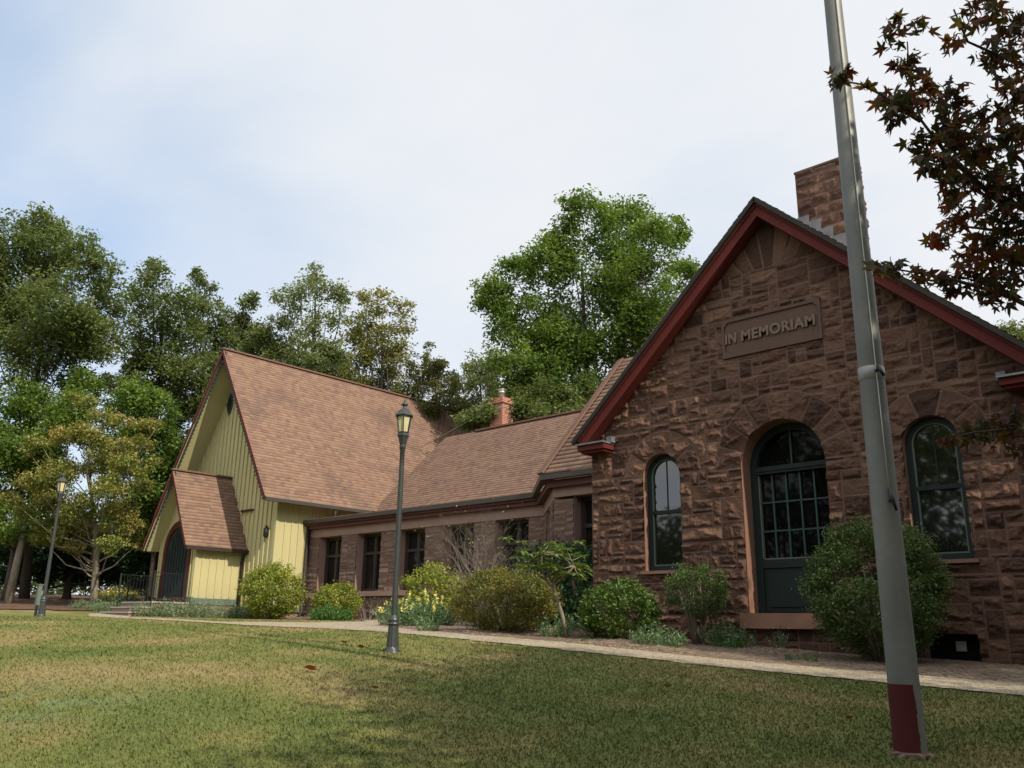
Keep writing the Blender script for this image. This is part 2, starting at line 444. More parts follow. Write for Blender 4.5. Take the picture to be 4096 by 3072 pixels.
L_AZAL = leaf_mat('leaf_azalea', [(0.15, (0.0562, 0.075, 0.0187)), (0.45, (0.1219, 0.1406, 0.03)), (0.75, (0.225, 0.1875, 0.0488)), (1, (0.3, 0.1406, 0.0562))], .3, varscale=2.0)
L_HOLLY = leaf_mat('leaf_holly', [(0.15, (0.02, 0.045, 0.01)), (0.45, (0.0562, 0.1063, 0.0175)), (0.75, (0.1063, 0.175, 0.0275)), (1, (0.175, 0.2375, 0.0438))], .22, .38, .45)
L_PRIVET = leaf_mat('leaf_privet', [(0.15, (0.0275, 0.0525, 0.0163)), (0.45, (0.0688, 0.115, 0.0325)), (0.75, (0.125, 0.175, 0.0525)), (1, (0.1875, 0.2, 0.0688))], .3)
L_RHODO = leaf_mat('leaf_rhododendron', [(0.15, (0.0438, 0.0938, 0.0225)), (0.5, (0.1063, 0.175, 0.045)), (0.85, (0.1875, 0.2375, 0.0688)), (1, (0.25, 0.225, 0.0625))], .25, .35, .5)
L_YEW = leaf_mat('leaf_dark_evergreen', [(0.15, (0.0115, 0.0317, 0.013)), (0.5, (0.0259, 0.0648, 0.023)), (1, (0.0504, 0.1008, 0.0346))], .2)
L_SILVER = leaf_mat('leaf_catmint', [(0.15, (0.0828, 0.1214, 0.0621)), (0.5, (0.1656, 0.2208, 0.1214)), (1, (0.2898, 0.345, 0.207))], .25)
L_LAV = leaf_mat('leaf_lavender', [(0.15, (0.0625, 0.1125, 0.0562)), (0.5, (0.125, 0.2, 0.0938)), (1, (0.2125, 0.3, 0.15))], .25)
L_LOW = leaf_mat('leaf_low_green', [(0.15, (0.036, 0.084, 0.0192)), (0.5, (0.072, 0.156, 0.036)), (1, (0.132, 0.228, 0.054))], .3)
L_GOLD = leaf_mat('goldenrod_bloom', [(.15, (.16, .15, .02)), (.5, (.38, .30, .03)), (1, (.55, .42, .04))], .25)
L_SNAP = leaf_mat('yellow_petals', [(.1, (.55, .5, .12)), (1, (.8, .74, .25))], .25)
def bark(name, a, bcol):
    m, t, b, o = mat(name); v = posco(t)
    mp = N(t, 'ShaderNodeMapping'); mp.inputs['Scale'].default_value = (1, 1, .25); t.links.new(v, mp.inputs[0])
    n = noise(t, mp.outputs[0], 14, 6, .65)
    t.links.new(ramp(t, n, [(.3, a), (.7, bcol)]), b.inputs['Base Color']); b.inputs['Roughness'].default_value = .9
    bump(t, b, n, .7, .05)
    return m
B_GREY = bark('bark_grey', (.06, .052, .042), (.17, .15, .125))
B_DARK = bark('bark_dark', (.03, .024, .018), (.075, .06, .046))
B_TAN = bark('bark_tan', (.13, .11, .08), (.30, .26, .20))
B_TWIG = bark('bark_twig', (.11, .085, .07), (.22, .18, .15))

def lawn_mat():
    m, t, b, o = mat('lawn_grass'); v = posco(t)
    tone = attr(t, 'tone')
    big = noise(t, v, .32, 4, .55, .3); mid = noise(t, v, 1.5, 5, .62); fine = noise(t, v, 24, 4, .7)
    mp = N(t, 'ShaderNodeMapping'); mp.inputs['Rotation'].default_value = (0, 0, math.radians(12)); mp.inputs['Scale'].default_value = (.12, 1.25, 1)
    t.links.new(v, mp.inputs[0])
    mow = noise(t, mp.outputs[0], 1.1, 2, .4)           # mowing passes along the slope
    dry = M('ADD', M('ADD', M('MULTIPLY', big, .85, tree=t), M('MULTIPLY', mid, .42, tree=t), tree=t), M('MULTIPLY', M('ADD', mow, -.5, tree=t), .35, tree=t), tree=t)
    c = ramp(t, dry, [(.44, (.070, .105, .024)), (.58, (.120, .140, .038)), (.68, (.190, .168, .062)), (.80, (.26, .20, .10))])
    c = mixc(t, M('MULTIPLY', fine, .3, tree=t), c, (.085, .092, .028))
    c = mixc(t, M('MULTIPLY', M('GREATER_THAN', noise(t, v, 55, 3, .6), .60, tree=t), .22, tree=t), c, (.34, .30, .15))
    c = mixc(t, M('MULTIPLY', tone, .45, tree=t), c, mixc(t, fine, (.14, .18, .045), (.32, .29, .13)))
    # bluish clover patch low on the slope
    cw = N(t, 'ShaderNodeVectorMath', operation='DISTANCE'); t.links.new(v, cw.inputs[0]); cw.inputs[1].default_value = (-8.9, 2.9, -.85)
    cm = N(t, 'ShaderNodeMapRange'); cm.inputs[1].default_value = 1.7; cm.inputs[2].default_value = .5; t.links.new(cw.outputs['Value'], cm.inputs[0])
    c = mixc(t, M('MULTIPLY', M('MULTIPLY', cm.outputs[0], .45, tree=t), M('GREATER_THAN', noise(t, v, 3.5, 4, .6), .5, tree=t), tree=t), c, (.15, .20, .11))
    t.links.new(c, b.inputs['Base Color']); b.inputs['Roughness'].default_value = .85
    b.inputs['Specular IOR Level'].default_value = .15
    bump(t, b, M('ADD', fine, mid, tree=t), .6, .04)
    return m
M_LAWN = lawn_mat()
def gravel_mat(name, stops, scale):
    m, t, b, o = mat(name); v = posco(t)
    vo = N(t, 'ShaderNodeTexVoronoi', Scale=scale); t.links.new(v, vo.inputs['Vector'])
    s = t.nodes.new('ShaderNodeSeparateColor'); t.links.new(vo.outputs['Color'], s.inputs[0])
    f = M('ADD', M('MULTIPLY', s.outputs[0], .55, tree=t), M('MULTIPLY', noise(t, v, 2.0, 5, .6), .5, tree=t), tree=t)
    c = ramp(t, f, stops)
    c = mixc(t, M('MULTIPLY', M('GREATER_THAN', noise(t, v, 30, 4, .7), .56, tree=t), .4, tree=t), c, stops[0][1])
    t.links.new(c, b.inputs['Base Color']); b.inputs['Roughness'].default_value = .95
    bump(t, b, M('ADD', M('MULTIPLY', vo.outputs['Distance'], -1.0, tree=t), noise(t, v, 25, 4, .7), tree=t), .9, .03)
    return m
M_GRAVEL = gravel_mat('pea_gravel', [(.15, (.18, .14, .09)), (.45, (.34, .275, .185)), (.7, (.46, .385, .275)), (.95, (.60, .54, .43))], 48)
M_MULCH = gravel_mat('bark_mulch', [(.15, (.045, .030, .020)), (.45, (.13, .088, .055)), (.7, (.22, .155, .10)), (.95, (.38, .30, .21))], 26)
M_LITTER = gravel_mat('leaf_litter', [(.15, (.035, .022, .013)), (.5, (.10, .055, .03)), (.75, (.17, .085, .045)), (.95, (.25, .15, .09))], 14)

# ------------------------------------------------------------------ ground, path, beds
def lines(a, b, step): return list(np.arange(a, b, step))
gx = np.unique(np.r_[lines(-400, -100, 30), lines(-100, -45, 4), lines(-45, 8, .3), lines(8, 60, 4), lines(60, 401, 30)])
gy = np.unique(np.r_[lines(-300, -40, 30), lines(-40, -4, 3), lines(-4, 22, .3), lines(22, 80, 4), lines(80, 401, 30)])
GX, GY = np.meshgrid(gx, gy, indexing='ij')
GZ = ground(GX, GY)
def grid_faces(a, b):
    i = np.arange(a*b).reshape(a, b)
    return np.stack([i[:-1, :-1], i[1:, :-1], i[1:, 1:], i[:-1, 1:]], -1).reshape(-1, 4)
lawn = link_np('lawn', np.stack([GX, GY, GZ], -1).reshape(-1, 3), grid_faces(*GX.shape), M_LAWN, smooth=True)
tag(lawn, kind='structure')

def inpoly(x, y, P):
    r = np.zeros(x.shape, bool); n = len(P)
    for i in range(n):
        x0, y0 = P[i]; x1, y1 = P[(i+1) % n]
        if y0 == y1: continue
        c = ((y0 > y) != (y1 > y)) & (x < (x1-x0)*(y-y0)/(y1-y0)+x0)
        r ^= c
    return r
PATH = [(6,9.0),(-2.1,9.12),(-4.7,9.1),(-7,9.25),(-8.7,9.28),(-10.1,9.42),(-12.2,9.8),(-14.0,10.0),(-15.8,9.72),(-17.5,9.62),(-18.7,9.42),(-20.6,8.95),(-22.3,9.25),(-25.5,10.55),(-28.0,11.35),(-30.0,12.2),(-30.0,12.7),(-28.0,12.7),(-26.6,12.0),(-24.0,10.9),(-21.0,10.0),(-18.0,10.15),(-17.6,12.5),(-19.2,15.2),(-22.6,17.6),(-20.0,17.7),(-16.0,15.6),(-14.8,13.4),(-13.9,11.4),(-12.2,10.62),(-10.1,10.15),(-7.86,10.18),(-5.1,9.98),(-2.4,10.2),(6,10.35)]
BED = [(6,10.34),(-2.4,10.19),(-5.1,9.97),(-7.86,10.17),(-10.1,10.14),(-12.2,10.6),(-13.9,11.4),(-14.8,13.4),(-16.0,15.6),(-17.0,16.3),(-17.0,18.3),(-9.5,18.3),(-9.5,13),(6,13)]
BED2 = [(-25.9,15.6),(-24.5,15.2),(-22.7,15.9),(-20.6,16.9),(-19.5,17.6),(-19.5,18.2),(-26.0,18.2),(-26.3,16.9)]
LITTER = [(-80,3),(-44,7),(-36.5,8.4),(-33.2,10.4),(-31.8,13.2),(-33.4,17),(-33.6,32),(-25,31),(-24.6,26),(-14,26),(-2,24),(14,22),(60,22),(60,80),(-80,80)]
def sheet(name, P, step, mt, dz, mound=0.0, jit=.35):
    P = np.array(P); x = np.arange(P[:, 0].min()-step, P[:, 0].max()+step, step); y = np.arange(P[:, 1].min()-step, P[:, 1].max()+step, step)
    X, Y = np.meshgrid(x, y, indexing='ij')
    X = X + rng.uniform(-jit, jit, X.shape)*step; Y = Y + rng.uniform(-jit, jit, Y.shape)*step
    F = grid_faces(*X.shape); X, Y = X.ravel(), Y.ravel()
    keep = inpoly(X[F].mean(1), Y[F].mean(1), P); F = F[keep]
    u, inv = np.unique(F, return_inverse=True); F = inv.reshape(F.shape); X, Y = X[u], Y[u]
    # edge vertices stay low, the middle may mound up
    cnt = np.bincount(F.ravel(), minlength=len(X)); inner = cnt >= 4
    Z = ground(X, Y)+dz
    if mound:
        n = (np.sin(X*1.7+.4*Y)*np.sin(Y*2.1+1.3)+np.sin(X*.8+2)*.6+rng.normal(0, .14, len(X)))*mound
        Z = Z+np.where(inner, np.maximum(n, 0), 0)
    return tag(link_np(name, np.stack([X, Y, Z], -1), F, mt, smooth=True), kind='structure')
sheet('gravel_path', PATH, .09, M_GRAVEL, .014)
sheet('planting_bed', BED, .08, M_MULCH, .010, .05)
sheet('planting_bed', BED2, .10, M_MULCH, .010, .03)
sheet('woodland_floor', LITTER, .6, M_LITTER, .03, .05)

def grass():
    """short mown blades, thick near the camera and thinning with distance"""
    n = 560000
    r = 2.6*np.exp(rng.uniform(0, 1, n)*math.log(26/2.6))
    a = rng.uniform(-1.02, .92, n) + (math.pi/2+YAW)
    x, y = r*np.cos(a), r*np.sin(a)
    ok = ~(inpoly(x, y, PATH) | inpoly(x, y, BED) | inpoly(x, y, BED2) | inpoly(x, y, LITTER)) & ~((x < -26) & (y > 14.4)) & (y < 17.5)
    x, y, r = x[ok], y[ok], r[ok]; n = len(x)
    z = ground(x, y)
    h = rng.uniform(.010, .026, n)*(1+.25*rng.random(n)); wd = .0024+.0008*r
    t = rng.uniform(0, 2*math.pi, n); ax, ay = np.cos(t)*wd, np.sin(t)*wd
    lx, ly = rng.normal(0, .55, n)*h, rng.normal(0, .55, n)*h
    V = np.stack([np.stack([x-ax, y-ay, z-.004], -1), np.stack([x+ax, y+ay, z-.004], -1), np.stack([x+lx, y+ly, z+h], -1)], 1).reshape(-1, 3)
    F = np.arange(3*n).reshape(-1, 3)
    return tag(link_np('grass', V, F, M_LAWN, tone=np.clip(rng.normal(.35, .3, n), 0, 1)), 'short mown lawn grass, patchy green and straw brown', 'grass', kind='stuff')
grass()

# ------------------------------------------------------------------ masonry
def ashlar(Wm, Hm, unit, wmin, wmax, hs, r):
    """random broken ashlar on an integer grid; returns id map and per-id rectangles"""
    nx, nz = int(math.ceil(Wm/unit)), int(math.ceil(Hm/unit))
    ids = -np.ones((nx, nz), int); rects = []
    for j in range(nz):
        i = 0
        while i < nx:
            if ids[i, j] >= 0: i += 1; continue
            k = i
            while k < nx and ids[k, j] < 0: k += 1
            wlen = int(r.integers(int(wmin/unit), int(wmax/unit)+1))
            if k-i-wlen < int(wmin/unit)*.8: wlen = min(k-i, int(wmax/unit*1.25))
            wlen = max(1, min(wlen, k-i))
            hh = int(r.choice(hs[0], p=hs[1]))
            # keep courses levelled now and then
            hh = min(hh, nz-j)
            q = 1
            while q < hh and (ids[i:i+wlen, j+q] < 0).all(): q += 1
            ids[i:i+wlen, j:j+q] = len(rects); rects.append((i*unit, (i+wlen)*unit, j*unit, (j+q)*unit)); i += wlen
    return ids, rects

def rock_wall(name, mt, parent, P0, tdir, ndir, Wm, z0, z1, step, unit, wmin, wmax, hs, amp, openings=(), zones=None, limit=None, seed=1, rough=1.0, gap=.011):
    """rock faced masonry as real relief: P0 corner at z=0, tdir along, ndir outwards.
    openings: ('rect',s0,s1,z0,z1) or ('arch',centre,half,z0,spring); zones(s,z)->(id,edge distance) for arch rings and slabs"""
    r = np.random.default_rng(seed)
    ns, nz = int(round(Wm/step))+1, int(round((z1-z0)/step))+1
    s = np.linspace(0, Wm, ns); z = np.linspace(z0, z1, nz)
    SS, ZZ = np.meshgrid(s, z, indexing='ij')
    ids, rects = ashlar(Wm+unit, z1-z0+unit, unit, wmin, wmax, hs, r)
    ID = ids[np.clip((SS/unit).astype(int), 0, ids.shape[0]-1), np.clip(((ZZ-z0)/unit).astype(int), 0, ids.shape[1]-1)]
    RC = np.array(rects)[ID]
    cs, cz = (RC[..., 0]+RC[..., 1])/2, (RC[..., 2]+RC[..., 3])/2+z0
    E = np.minimum(np.minimum(SS-RC[..., 0], RC[..., 1]-SS), np.minimum(ZZ-z0-RC[..., 2], RC[..., 3]-(ZZ-z0)))
    ls, lz = SS-cs, ZZ-cz
    flat = np.zeros(SS.shape)
    if zones is not None:
        zi, ze, zl, zf = zones(SS, ZZ)
        use = zi >= 0
        ID = np.where(use, zi+len(rects), ID); E = np.where(use, ze, np.where(zl > 0, np.minimum(E, zl), E))
        # local coordinates inside a ring stone: reuse world ones with a per-stone shift
        ls = np.where(use, (SS*7.3) % .4-.2, ls); lz = np.where(use, ZZ % .3-.15, lz)
        flat = np.where(use, zf, 0)
    nid = ID.max()+1
    # position inside each stone, measured from its own middle
    cnt = np.bincount(ID.ravel(), minlength=nid).clip(1)
    ls = SS-(np.bincount(ID.ravel(), SS.ravel(), nid)/cnt)[ID]; lz = ZZ-(np.bincount(ID.ravel(), ZZ.ravel(), nid)/cnt)[ID]
    ex = np.sqrt(np.bincount(ID.ravel(), (ls**2).ravel(), nid)/cnt)[ID].clip(.03); ez = np.sqrt(np.bincount(ID.ravel(), (lz**2).ravel(), nid)/cnt)[ID].clip(.02)
    # lattice noise for the broken grain
    def vn(f, sd, fz=1.2):
        q = np.random.default_rng(sd); L = q.uniform(-1, 1, (int(Wm*f)+4, int((z1-z0)*f*fz)+4))
        a, b = SS*f, (ZZ-z0)*f*fz; ia, ib = a.astype(int), b.astype(int); ta, tb = a-ia, b-ib
        ta, tb = ta*ta*(3-2*ta), tb*tb*(3-2*tb)
        return (L[ia, ib]*(1-ta)+L[ia+1, ib]*ta)*(1-tb)+(L[ia, ib+1]*(1-ta)+L[ia+1, ib+1]*ta)*tb
    wob1, wob2 = vn(7, seed+1)*.5, vn(7, seed+2)*.5
    u, v = ls/ex+wob1, lz/ez+wob2
    # a handful of random facets per stone -> pitched, broken rock face
    K = 5
    H = np.full(SS.shape, 9.0)
    for k in range(K):
        a = r.uniform(.55, 1.35, nid)*amp; gs = r.normal(0, .24, nid)*rough*amp; g2 = r.normal(0, .36, nid)*rough*amp
        H = np.minimum(H, a[ID]+gs[ID]*u+g2[ID]*v)
    chip = np.abs(vn(9, seed+3))*.55+np.abs(vn(21, seed+4))*.30+np.abs(vn(45, seed+5))*.13
    H = np.maximum(H-(chip-.25)*amp*.85*rough, amp*.10)
    H = np.minimum(H, np.maximum(E-gap, 0)*1.15+.007)
    H = H*(1-flat)+flat*(.014+chip*.004)
    joint = E < gap
    H = np.where(joint, 0.0, H)
    # openings: snap rim vertices on to the outline, then drop the quads inside
    S2, Z2 = SS.copy(), ZZ.copy(); inside = np.zeros(SS.shape, bool)
    for o in openings:
        if o[0] == 'rect':
            i_ = (SS > o[1]) & (SS < o[2]) & (ZZ > o[3]) & (ZZ < o[4])
            ds = np.stack([SS-o[1], o[2]-SS, ZZ-o[3], o[4]-ZZ]); k = ds.argmin(0)
            S2 = np.where(i_ & (k == 0), o[1], np.where(i_ & (k == 1), o[2], S2)); Z2 = np.where(i_ & (k == 2), o[3], np.where(i_ & (k == 3), o[4], Z2))
        else:
            c, hw, zb, sp = o[1:]
            rad = np.hypot(SS-c, ZZ-sp)
            top = ZZ > sp
            i_ = (ZZ > zb) & (np.abs(SS-c) < hw) & (~top | (rad < hw))
            kx = top & i_; q = hw/np.maximum(rad, 1e-4)
            S2 = np.where(kx, c+(SS-c)*q, S2); Z2 = np.where(kx, sp+(ZZ-sp)*q, Z2)
            body = i_ & ~top
            bot = body & (ZZ-zb < hw-np.abs(SS-c)) & (ZZ-zb < step*1.01)
            S2 = np.where(body & ~bot, c+np.sign(SS-c)*hw, S2); Z2 = np.where(bot, zb, Z2)
        inside |= i_
    F = grid_faces(ns, nz)
    keep = ~inside.ravel()[F].all(1)
    if limit is not None: keep &= limit(SS, ZZ).ravel()[F].all(1)
    F = F[keep]
    P0 = np.array(P0, float); t = np.array(tdir, float); n = np.array(ndir, float)
    V = P0+S2[..., None]*t+H[..., None]*n; V[..., 2] += Z2
    tone_id = np.clip(r.normal(.5, .21, nid), .08, 1)
    tone = np.where(joint, -1.0, tone_id[ID])
    ft = tone.ravel()[F]; fj = (ft < 0).sum(1) >= 2
    ftone = np.where(fj, -1.0, np.maximum(ft.max(1), 0))
    V = V.reshape(-1, 3)
    u, inv = np.unique(F, return_inverse=True)
    F = inv.reshape(F.shape); V = V[u]
    if np.dot(np.cross(V[F[0, 1]]-V[F[0, 0]], V[F[0, 2]]-V[F[0, 0]]), n) < 0: F = F[:, ::-1]
    return link_np(name, V, F, mt, parent, tone=ftone)

def roof_face(mb_uv, e0, e1, t0, t1, course=.14, lift=.012):
    """shingled slope between eave e0-e1 and top t0-t1: overlapping courses, each with a real butt edge"""
    e0, e1, t0, t1 = (np.array(p, float) for p in (e0, e1, t0, t1))
    Ls = np.linalg.norm((t0+t1)/2-(e0+e1)/2); n = max(1, int(round(Ls/course)))
    nr = np.cross(e1-e0, t0-e0) if np.linalg.norm(t0-e0) > 1e-6 else np.cross(e1-e0, t1-e0)
    nr /= np.linalg.norm(nr)
    if nr[2] < 0: nr = -nr
    ed = (e1-e0)/np.linalg.norm(e1-e0)
    V, F, UV = mb_uv
    for k in range(n):
        a, b = k/n, (k+1)/n
        l0, r0, l1, r1 = e0+(t0-e0)*a, e1+(t1-e1)*a, e0+(t0-e0)*b, e1+(t1-e1)*b
        jit = rng.uniform(.7, 1.3)
        o = len(V)
        V += [l0+nr*lift*jit, r0+nr*lift*jit, r1, l1, l0, r0]
        us = [float(np.dot(p-e0, ed)) for p in (l0, r0, r1, l1, l0, r0)]
        v0, v1 = k*.14+.004, k*.14+.136
        UV += [(us[0], v0), (us[1], v0), (us[2], v1), (us[3], v1), (us[4], v0), (us[5], v0)]
        F += [(o, o+1, o+2, o+3), (o+4, o+5, o+1, o)]
def shingle_roof(name, faces, parent, m=None):
    acc = ([], [], [])
    for f in faces: roof_face(acc, *f)
    o = link_np(name, np.array(acc[0]), np.array(acc[1]), m or M_ROOF, parent, uv=np.array(acc[2]))
    return o
def arch_pts(c, hw, zb, sp, n=24, axis='x', y=0.0):
    p = [(c-hw, zb)] + [(c+hw*math.cos(math.pi-math.pi*i/n), sp+hw*math.sin(math.pi*i/n)) for i in range(n+1)] + [(c+hw, zb)]
    return p
def arch_strip(mb, c, hw, zb, sp, y0, y1, n=24, closed=False):
    """the inner lining of an arched opening, from y0 back to y1"""
    p = arch_pts(c, hw, zb, sp, n)
    if closed: p = p+[p[0]]
    vs = [(x, y0, z) for x, z in p]+[(x, y1, z) for x, z in p]; k = len(p)
    mb.add(vs, [(i, i+k, i+1+k, i+1) for i in range(k-1)])
def arch_ring(mb, c, hw0, hw1, zb0, zb1, sp, y0, y1, n=24):
    """flat arched frame between half widths hw0 < hw1, front y0, back y1"""
    a = arch_pts(c, hw0, zb0, sp, n); b = arch_pts(c, hw1, zb1, sp, n); k = len(a)
    vs = [(x, y0, z) for x, z in a]+[(x, y0, z) for x, z in b]+[(x, y1, z) for x, z in a]+[(x, y1, z) for x, z in b]
    fs = []
    for i in range(k-1):
        fs += [(i, i+1, k+i+1, k+i), (2*k+i, i, i+1, 2*k+i+1)[::-1], (k+i, k+i+1, 3*k+i+1, 3*k+i)[::-1]]
    # bottom rail
    fs += [(0, k, 2*k-1, k-1), (0, k-1, 3*k-1, 2*k), (k, 3*k, 4*k-1, 2*k-1)]
    mb.add(vs, fs)
def arch_panel(mb, c, hw, zb, sp, y, n=24):
    p = arch_pts(c, hw, zb, sp, n); vs = [(x, y, z) for x, z in p]
    mb.add(vs, [tuple(range(len(vs)))[::-1]])

# ------------------------------------------------------------------ brownstone memorial hall
YF, XA = 12.75, -5.93
XL, XR = -9.70, -2.16
hall = thing('stone_hall', 'brownstone gabled memorial hall with red bargeboards and IN MEMORIAM tablet', 'building', (XA, YF, -.3))
def gable_z(x): return 6.86-np.abs(x-XA)*.935
D_ = (XA-.015, .703, .30, 2.60); W1 = (-8.176, .382, 1.0, 2.64); W2 = (-3.718, .382, 1.0, 2.64)
PLQ = (-6.86, -5.09, 4.47, 5.17)
def hall_zones(SS, ZZ):
    X = SS+XL
    zi = -np.ones(X.shape, int); ze = np.full(X.shape, 9.0); zl = np.zeros(X.shape); zf = np.zeros(X.shape)
    base = 0
    for (c, hw, zb, sp), ring, nv in ((D_, .46, 9), (W1, .40, 5), (W2, .40, 5)):
        rad = np.hypot(X-c, ZZ-sp); ang = np.arctan2(ZZ-sp, X-c)
        on = (ZZ > sp-.02) & (rad < hw+ring) & (rad > hw-.05)
        q = np.clip(ang/math.pi*nv, 0, nv-.001); k = q.astype(int)
        fr = np.minimum(q-k, 1-(q-k))*math.pi/nv*rad
        e = np.minimum(fr, hw+ring-rad)
        zi = np.where(on, base+k, zi); ze = np.where(on, e, ze); base += nv
        d = np.abs(rad-(hw+ring)); near = (ZZ > sp-.02) & ~on & (d < .2)
        zl = np.where(near, np.maximum(rad-(hw+ring), 1e-4), zl)
    # fan of stones under the ridge
    fan = (ZZ > 5.93); ang = np.arctan2(ZZ-5.25, X-XA); q = (ang/math.pi)*13; k = q.astype(int)
    rad = np.hypot(X-XA, ZZ-5.25)
    e = np.minimum(np.minimum(q-k, 1-(q-k))*math.pi/13*rad, ZZ-5.93)
    zi = np.where(fan, base+k, zi); ze = np.where(fan, e, ze); base += 14
    zf = np.where(fan, .45, zf)
    # tablet bed
    inp = (X > PLQ[0]) & (X < PLQ[1]) & (ZZ > PLQ[2]) & (ZZ < PLQ[3])
    e = np.minimum(np.minimum(X-PLQ[0], PLQ[1]-X), np.minimum(ZZ-PLQ[2], PLQ[3]-ZZ))
    zi = np.where(inp, base, zi); ze = np.where(inp, e, ze); zf = np.where(inp, 1.0, zf)
    # water table course
    wt = (ZZ > .80) & (ZZ < 1.0) & (np.abs(X-D_[0]) > .76)
    k = np.floor((X-XL)/.83).astype(int); fr = (X-XL)/.83-k
    e = np.minimum(np.minimum(fr, 1-fr)*.83, np.minimum(ZZ-.80, 1.0-ZZ))
    zi = np.where(wt, base+1+k, zi); ze = np.where(wt, e, ze)
    return zi, ze, zl, zf
rock_wall('wall', M_STONE, hall, (XL, YF, 0), (1, 0, 0), (0, -1, 0), XR-XL, -.9, 7.0, .013, .078, .23, .78,
          ([1, 2, 3, 4, 5], [.07, .42, .35, .13, .03]), .062,
          [('arch', D_[0]-XL, *D_[1:]), ('arch', W1[0]-XL, *W1[1:]), ('arch', W2[0]-XL, *W2[1:]), ('rect', -4.03-XL, -3.41-XL, -.36, .03)],
          hall_zones, lambda s, z: z < gable_z(s+XL)+.12, seed=4, rough=1.05)
# side and rear walls, plain body
mb = MB()
mb.box(XL, XL+.35, YF+.02, 22, -1.2, 3.35); mb.box(XR-.35, XR, YF+.02, 22, -1.2, 3.35)
mb.prism([(XL, 21.6, -1), (XR, 21.6, -1), (XR, 21.6, 3.35), (XA, 21.6, 6.85), (XL, 21.6, 3.35)], (0, .35, 0))
mb.build('side_wall', M_DRESS, hall)
mb = MB()
for c, hw, zb, sp in (D_, W1, W2): arch_strip(mb, c, hw, zb, sp, YF-.002, YF+.40, closed=True)
mb.build('jamb', M_DRESS, hall)
# tablet with border and raised lettering
mb = MB()
x0, x1, z0, z1 = PLQ; c = .07
outer = [(x0+.012, z0+.012), (x1-.012, z0+.012), (x1-.012, z1-.012), (x0+.012, z1-.012)]
inner = [(x0+.06+c, z0+.06), (x1-.06-c, z0+.06), (x1-.06, z0+.06+c), (x1-.06, z1-.06-c), (x1-.06-c, z1-.06), (x0+.06+c, z1-.06), (x0+.06, z1-.06-c), (x0+.06, z0+.06+c)]
y = YF-.045
vs = [(a, y, b) for a, b in outer]+[(a, y, b) for a, b in inner]+[(a, y+.028, b) for a, b in inner]
fs = [(0, 1, 5, 4), (1, 6, 5), (1, 2, 7, 6), (2, 8, 7), (2, 3, 9, 8), (3, 10, 9), (3, 0, 11, 10), (0, 4, 11)]
fs += [(4+i, 4+(i+1) % 8, 12+(i+1) % 8, 12+i) for i in range(8)] + [tuple(range(12, 20))]
vs += [(a, YF, b) for a, b in outer]; fs += [(i, 20+i, 20+(i+1) % 4, (i+1) % 4) for i in range(4)]
mb.add(vs, fs)
tablet = mb.build('tablet', M_PLAQUE, hall)
hb = parent_base(hall)
for word, xa, xb in (('IN', -6.785, -6.58), ('MEMORIAM', -6.485, -5.20)):
    cu = bpy.data.curves.new('lettering', 'FONT')
    cu.body = word; cu.size = .245; cu.extrude = .014; cu.offset = .008; cu.space_character = 1.1
    to = bpy.data.objects.new('lettering_source', cu); COL.objects.link(to)
    dg = bpy.context.evaluated_depsgraph_get(); dg.update()
    tm = bpy.data.meshes.new_from_object(to.evaluated_get(dg)); bpy.data.objects.remove(to)
    xs = [v.co.x for v in tm.vertices]; k = (xb-xa)/(max(xs)-min(xs)); x0 = min(xs)
    for v in tm.vertices: v.co = Vector(((v.co.x-x0)*k+xa, YF-.02-.014-v.co.z, v.co.y+4.735))-hb
    tm.name = 'lettering'
    link('lettering', tm, M_LETTER, tablet)
# windows
def arched_window(cfg, parent, sash, cols):
    c, hw, zb, sp = cfg; y = YF+.12
    mb = MB(); arch_ring(mb, c, hw-.085, hw, zb+.09, zb, sp, y, y+.1)
    fr = mb.build('window', M_GREEN, parent)
    mb = MB(); arch_panel(mb, c, hw-.08, zb+.085, sp, y+.06); mb.build('pane', M_GLASS, fr)
    mb = MB()
    mb.box(c-hw+.08, c+hw-.08, y+.012, y+.06, sash-.03, sash+.03)
    mb.build('meeting_rail', M_GREEN, fr)
    mb = MB()
    mb.box(c-.008, c+.008, y+.048, y+.058, 2.04, sp+hw-.09)
    mb.build('muntin', M_GREEN, fr)
    arch_ring_mb = MB(); arch_ring(arch_ring_mb, c, hw-.105, hw-.084, zb+.11, zb+.089, sp, y+.02, y+.06)
    arch_ring_mb.build('sash_bead', M_SILL, fr)
    mb = MB(); mb.box(c-hw-.06, c+hw+.06, YF-.075, YF+.2, zb-.055, zb-.004); mb.build('sill', M_DRESS, parent)
arched_window(W1, hall, 2.01, 2)
arched_window(W2, hall, 2.01, 2)
# big arched door window
c, hw, zb, sp = D_; y = YF+.30
mb = MB(); arch_ring(mb, c, hw-.12, hw, zb+.01, zb, sp, y, y+.12); door = mb.build('arched_door', M_GREEN, hall)
mb = MB(); arch_panel(mb, c, hw-.11, 2.6, sp, y+.10); mb.box(c-hw+.12, c+hw-.12, y+.085, y+.10, 1.14, 2.5); mb.build('pane', M_GLASSD, door)
mb = MB(); mb.box(c-hw+.12, c+hw-.12, y-.02, y+.11, 2.5, 2.62); mb.box(c-hw+.10, c+hw-.10, y-.04, y+.02, 2.545, 2.575); mb.build('transom', M_GREEN, door)
mb = MB(); mb.box(c-hw+.12, c+hw-.12, y+.03, y+.12, zb+.02, 1.13); mb.box(c-hw+.2, c+hw-.2, y+.012, y+.03, zb+.10, .92); mb.box(c-hw+.12, c+hw-.12, y+.0, y+.05, 1.0, 1.13); mb.build('door_panel', M_GREEN, door)
mb = MB(); g0, g1 = c-hw+.12, c+hw-.12
for i in range(1, 5): xx = g0+(g1-g0)*i/5; mb.box(xx-.013, xx+.013, y+.045, y+.084, 1.13, 2.5)
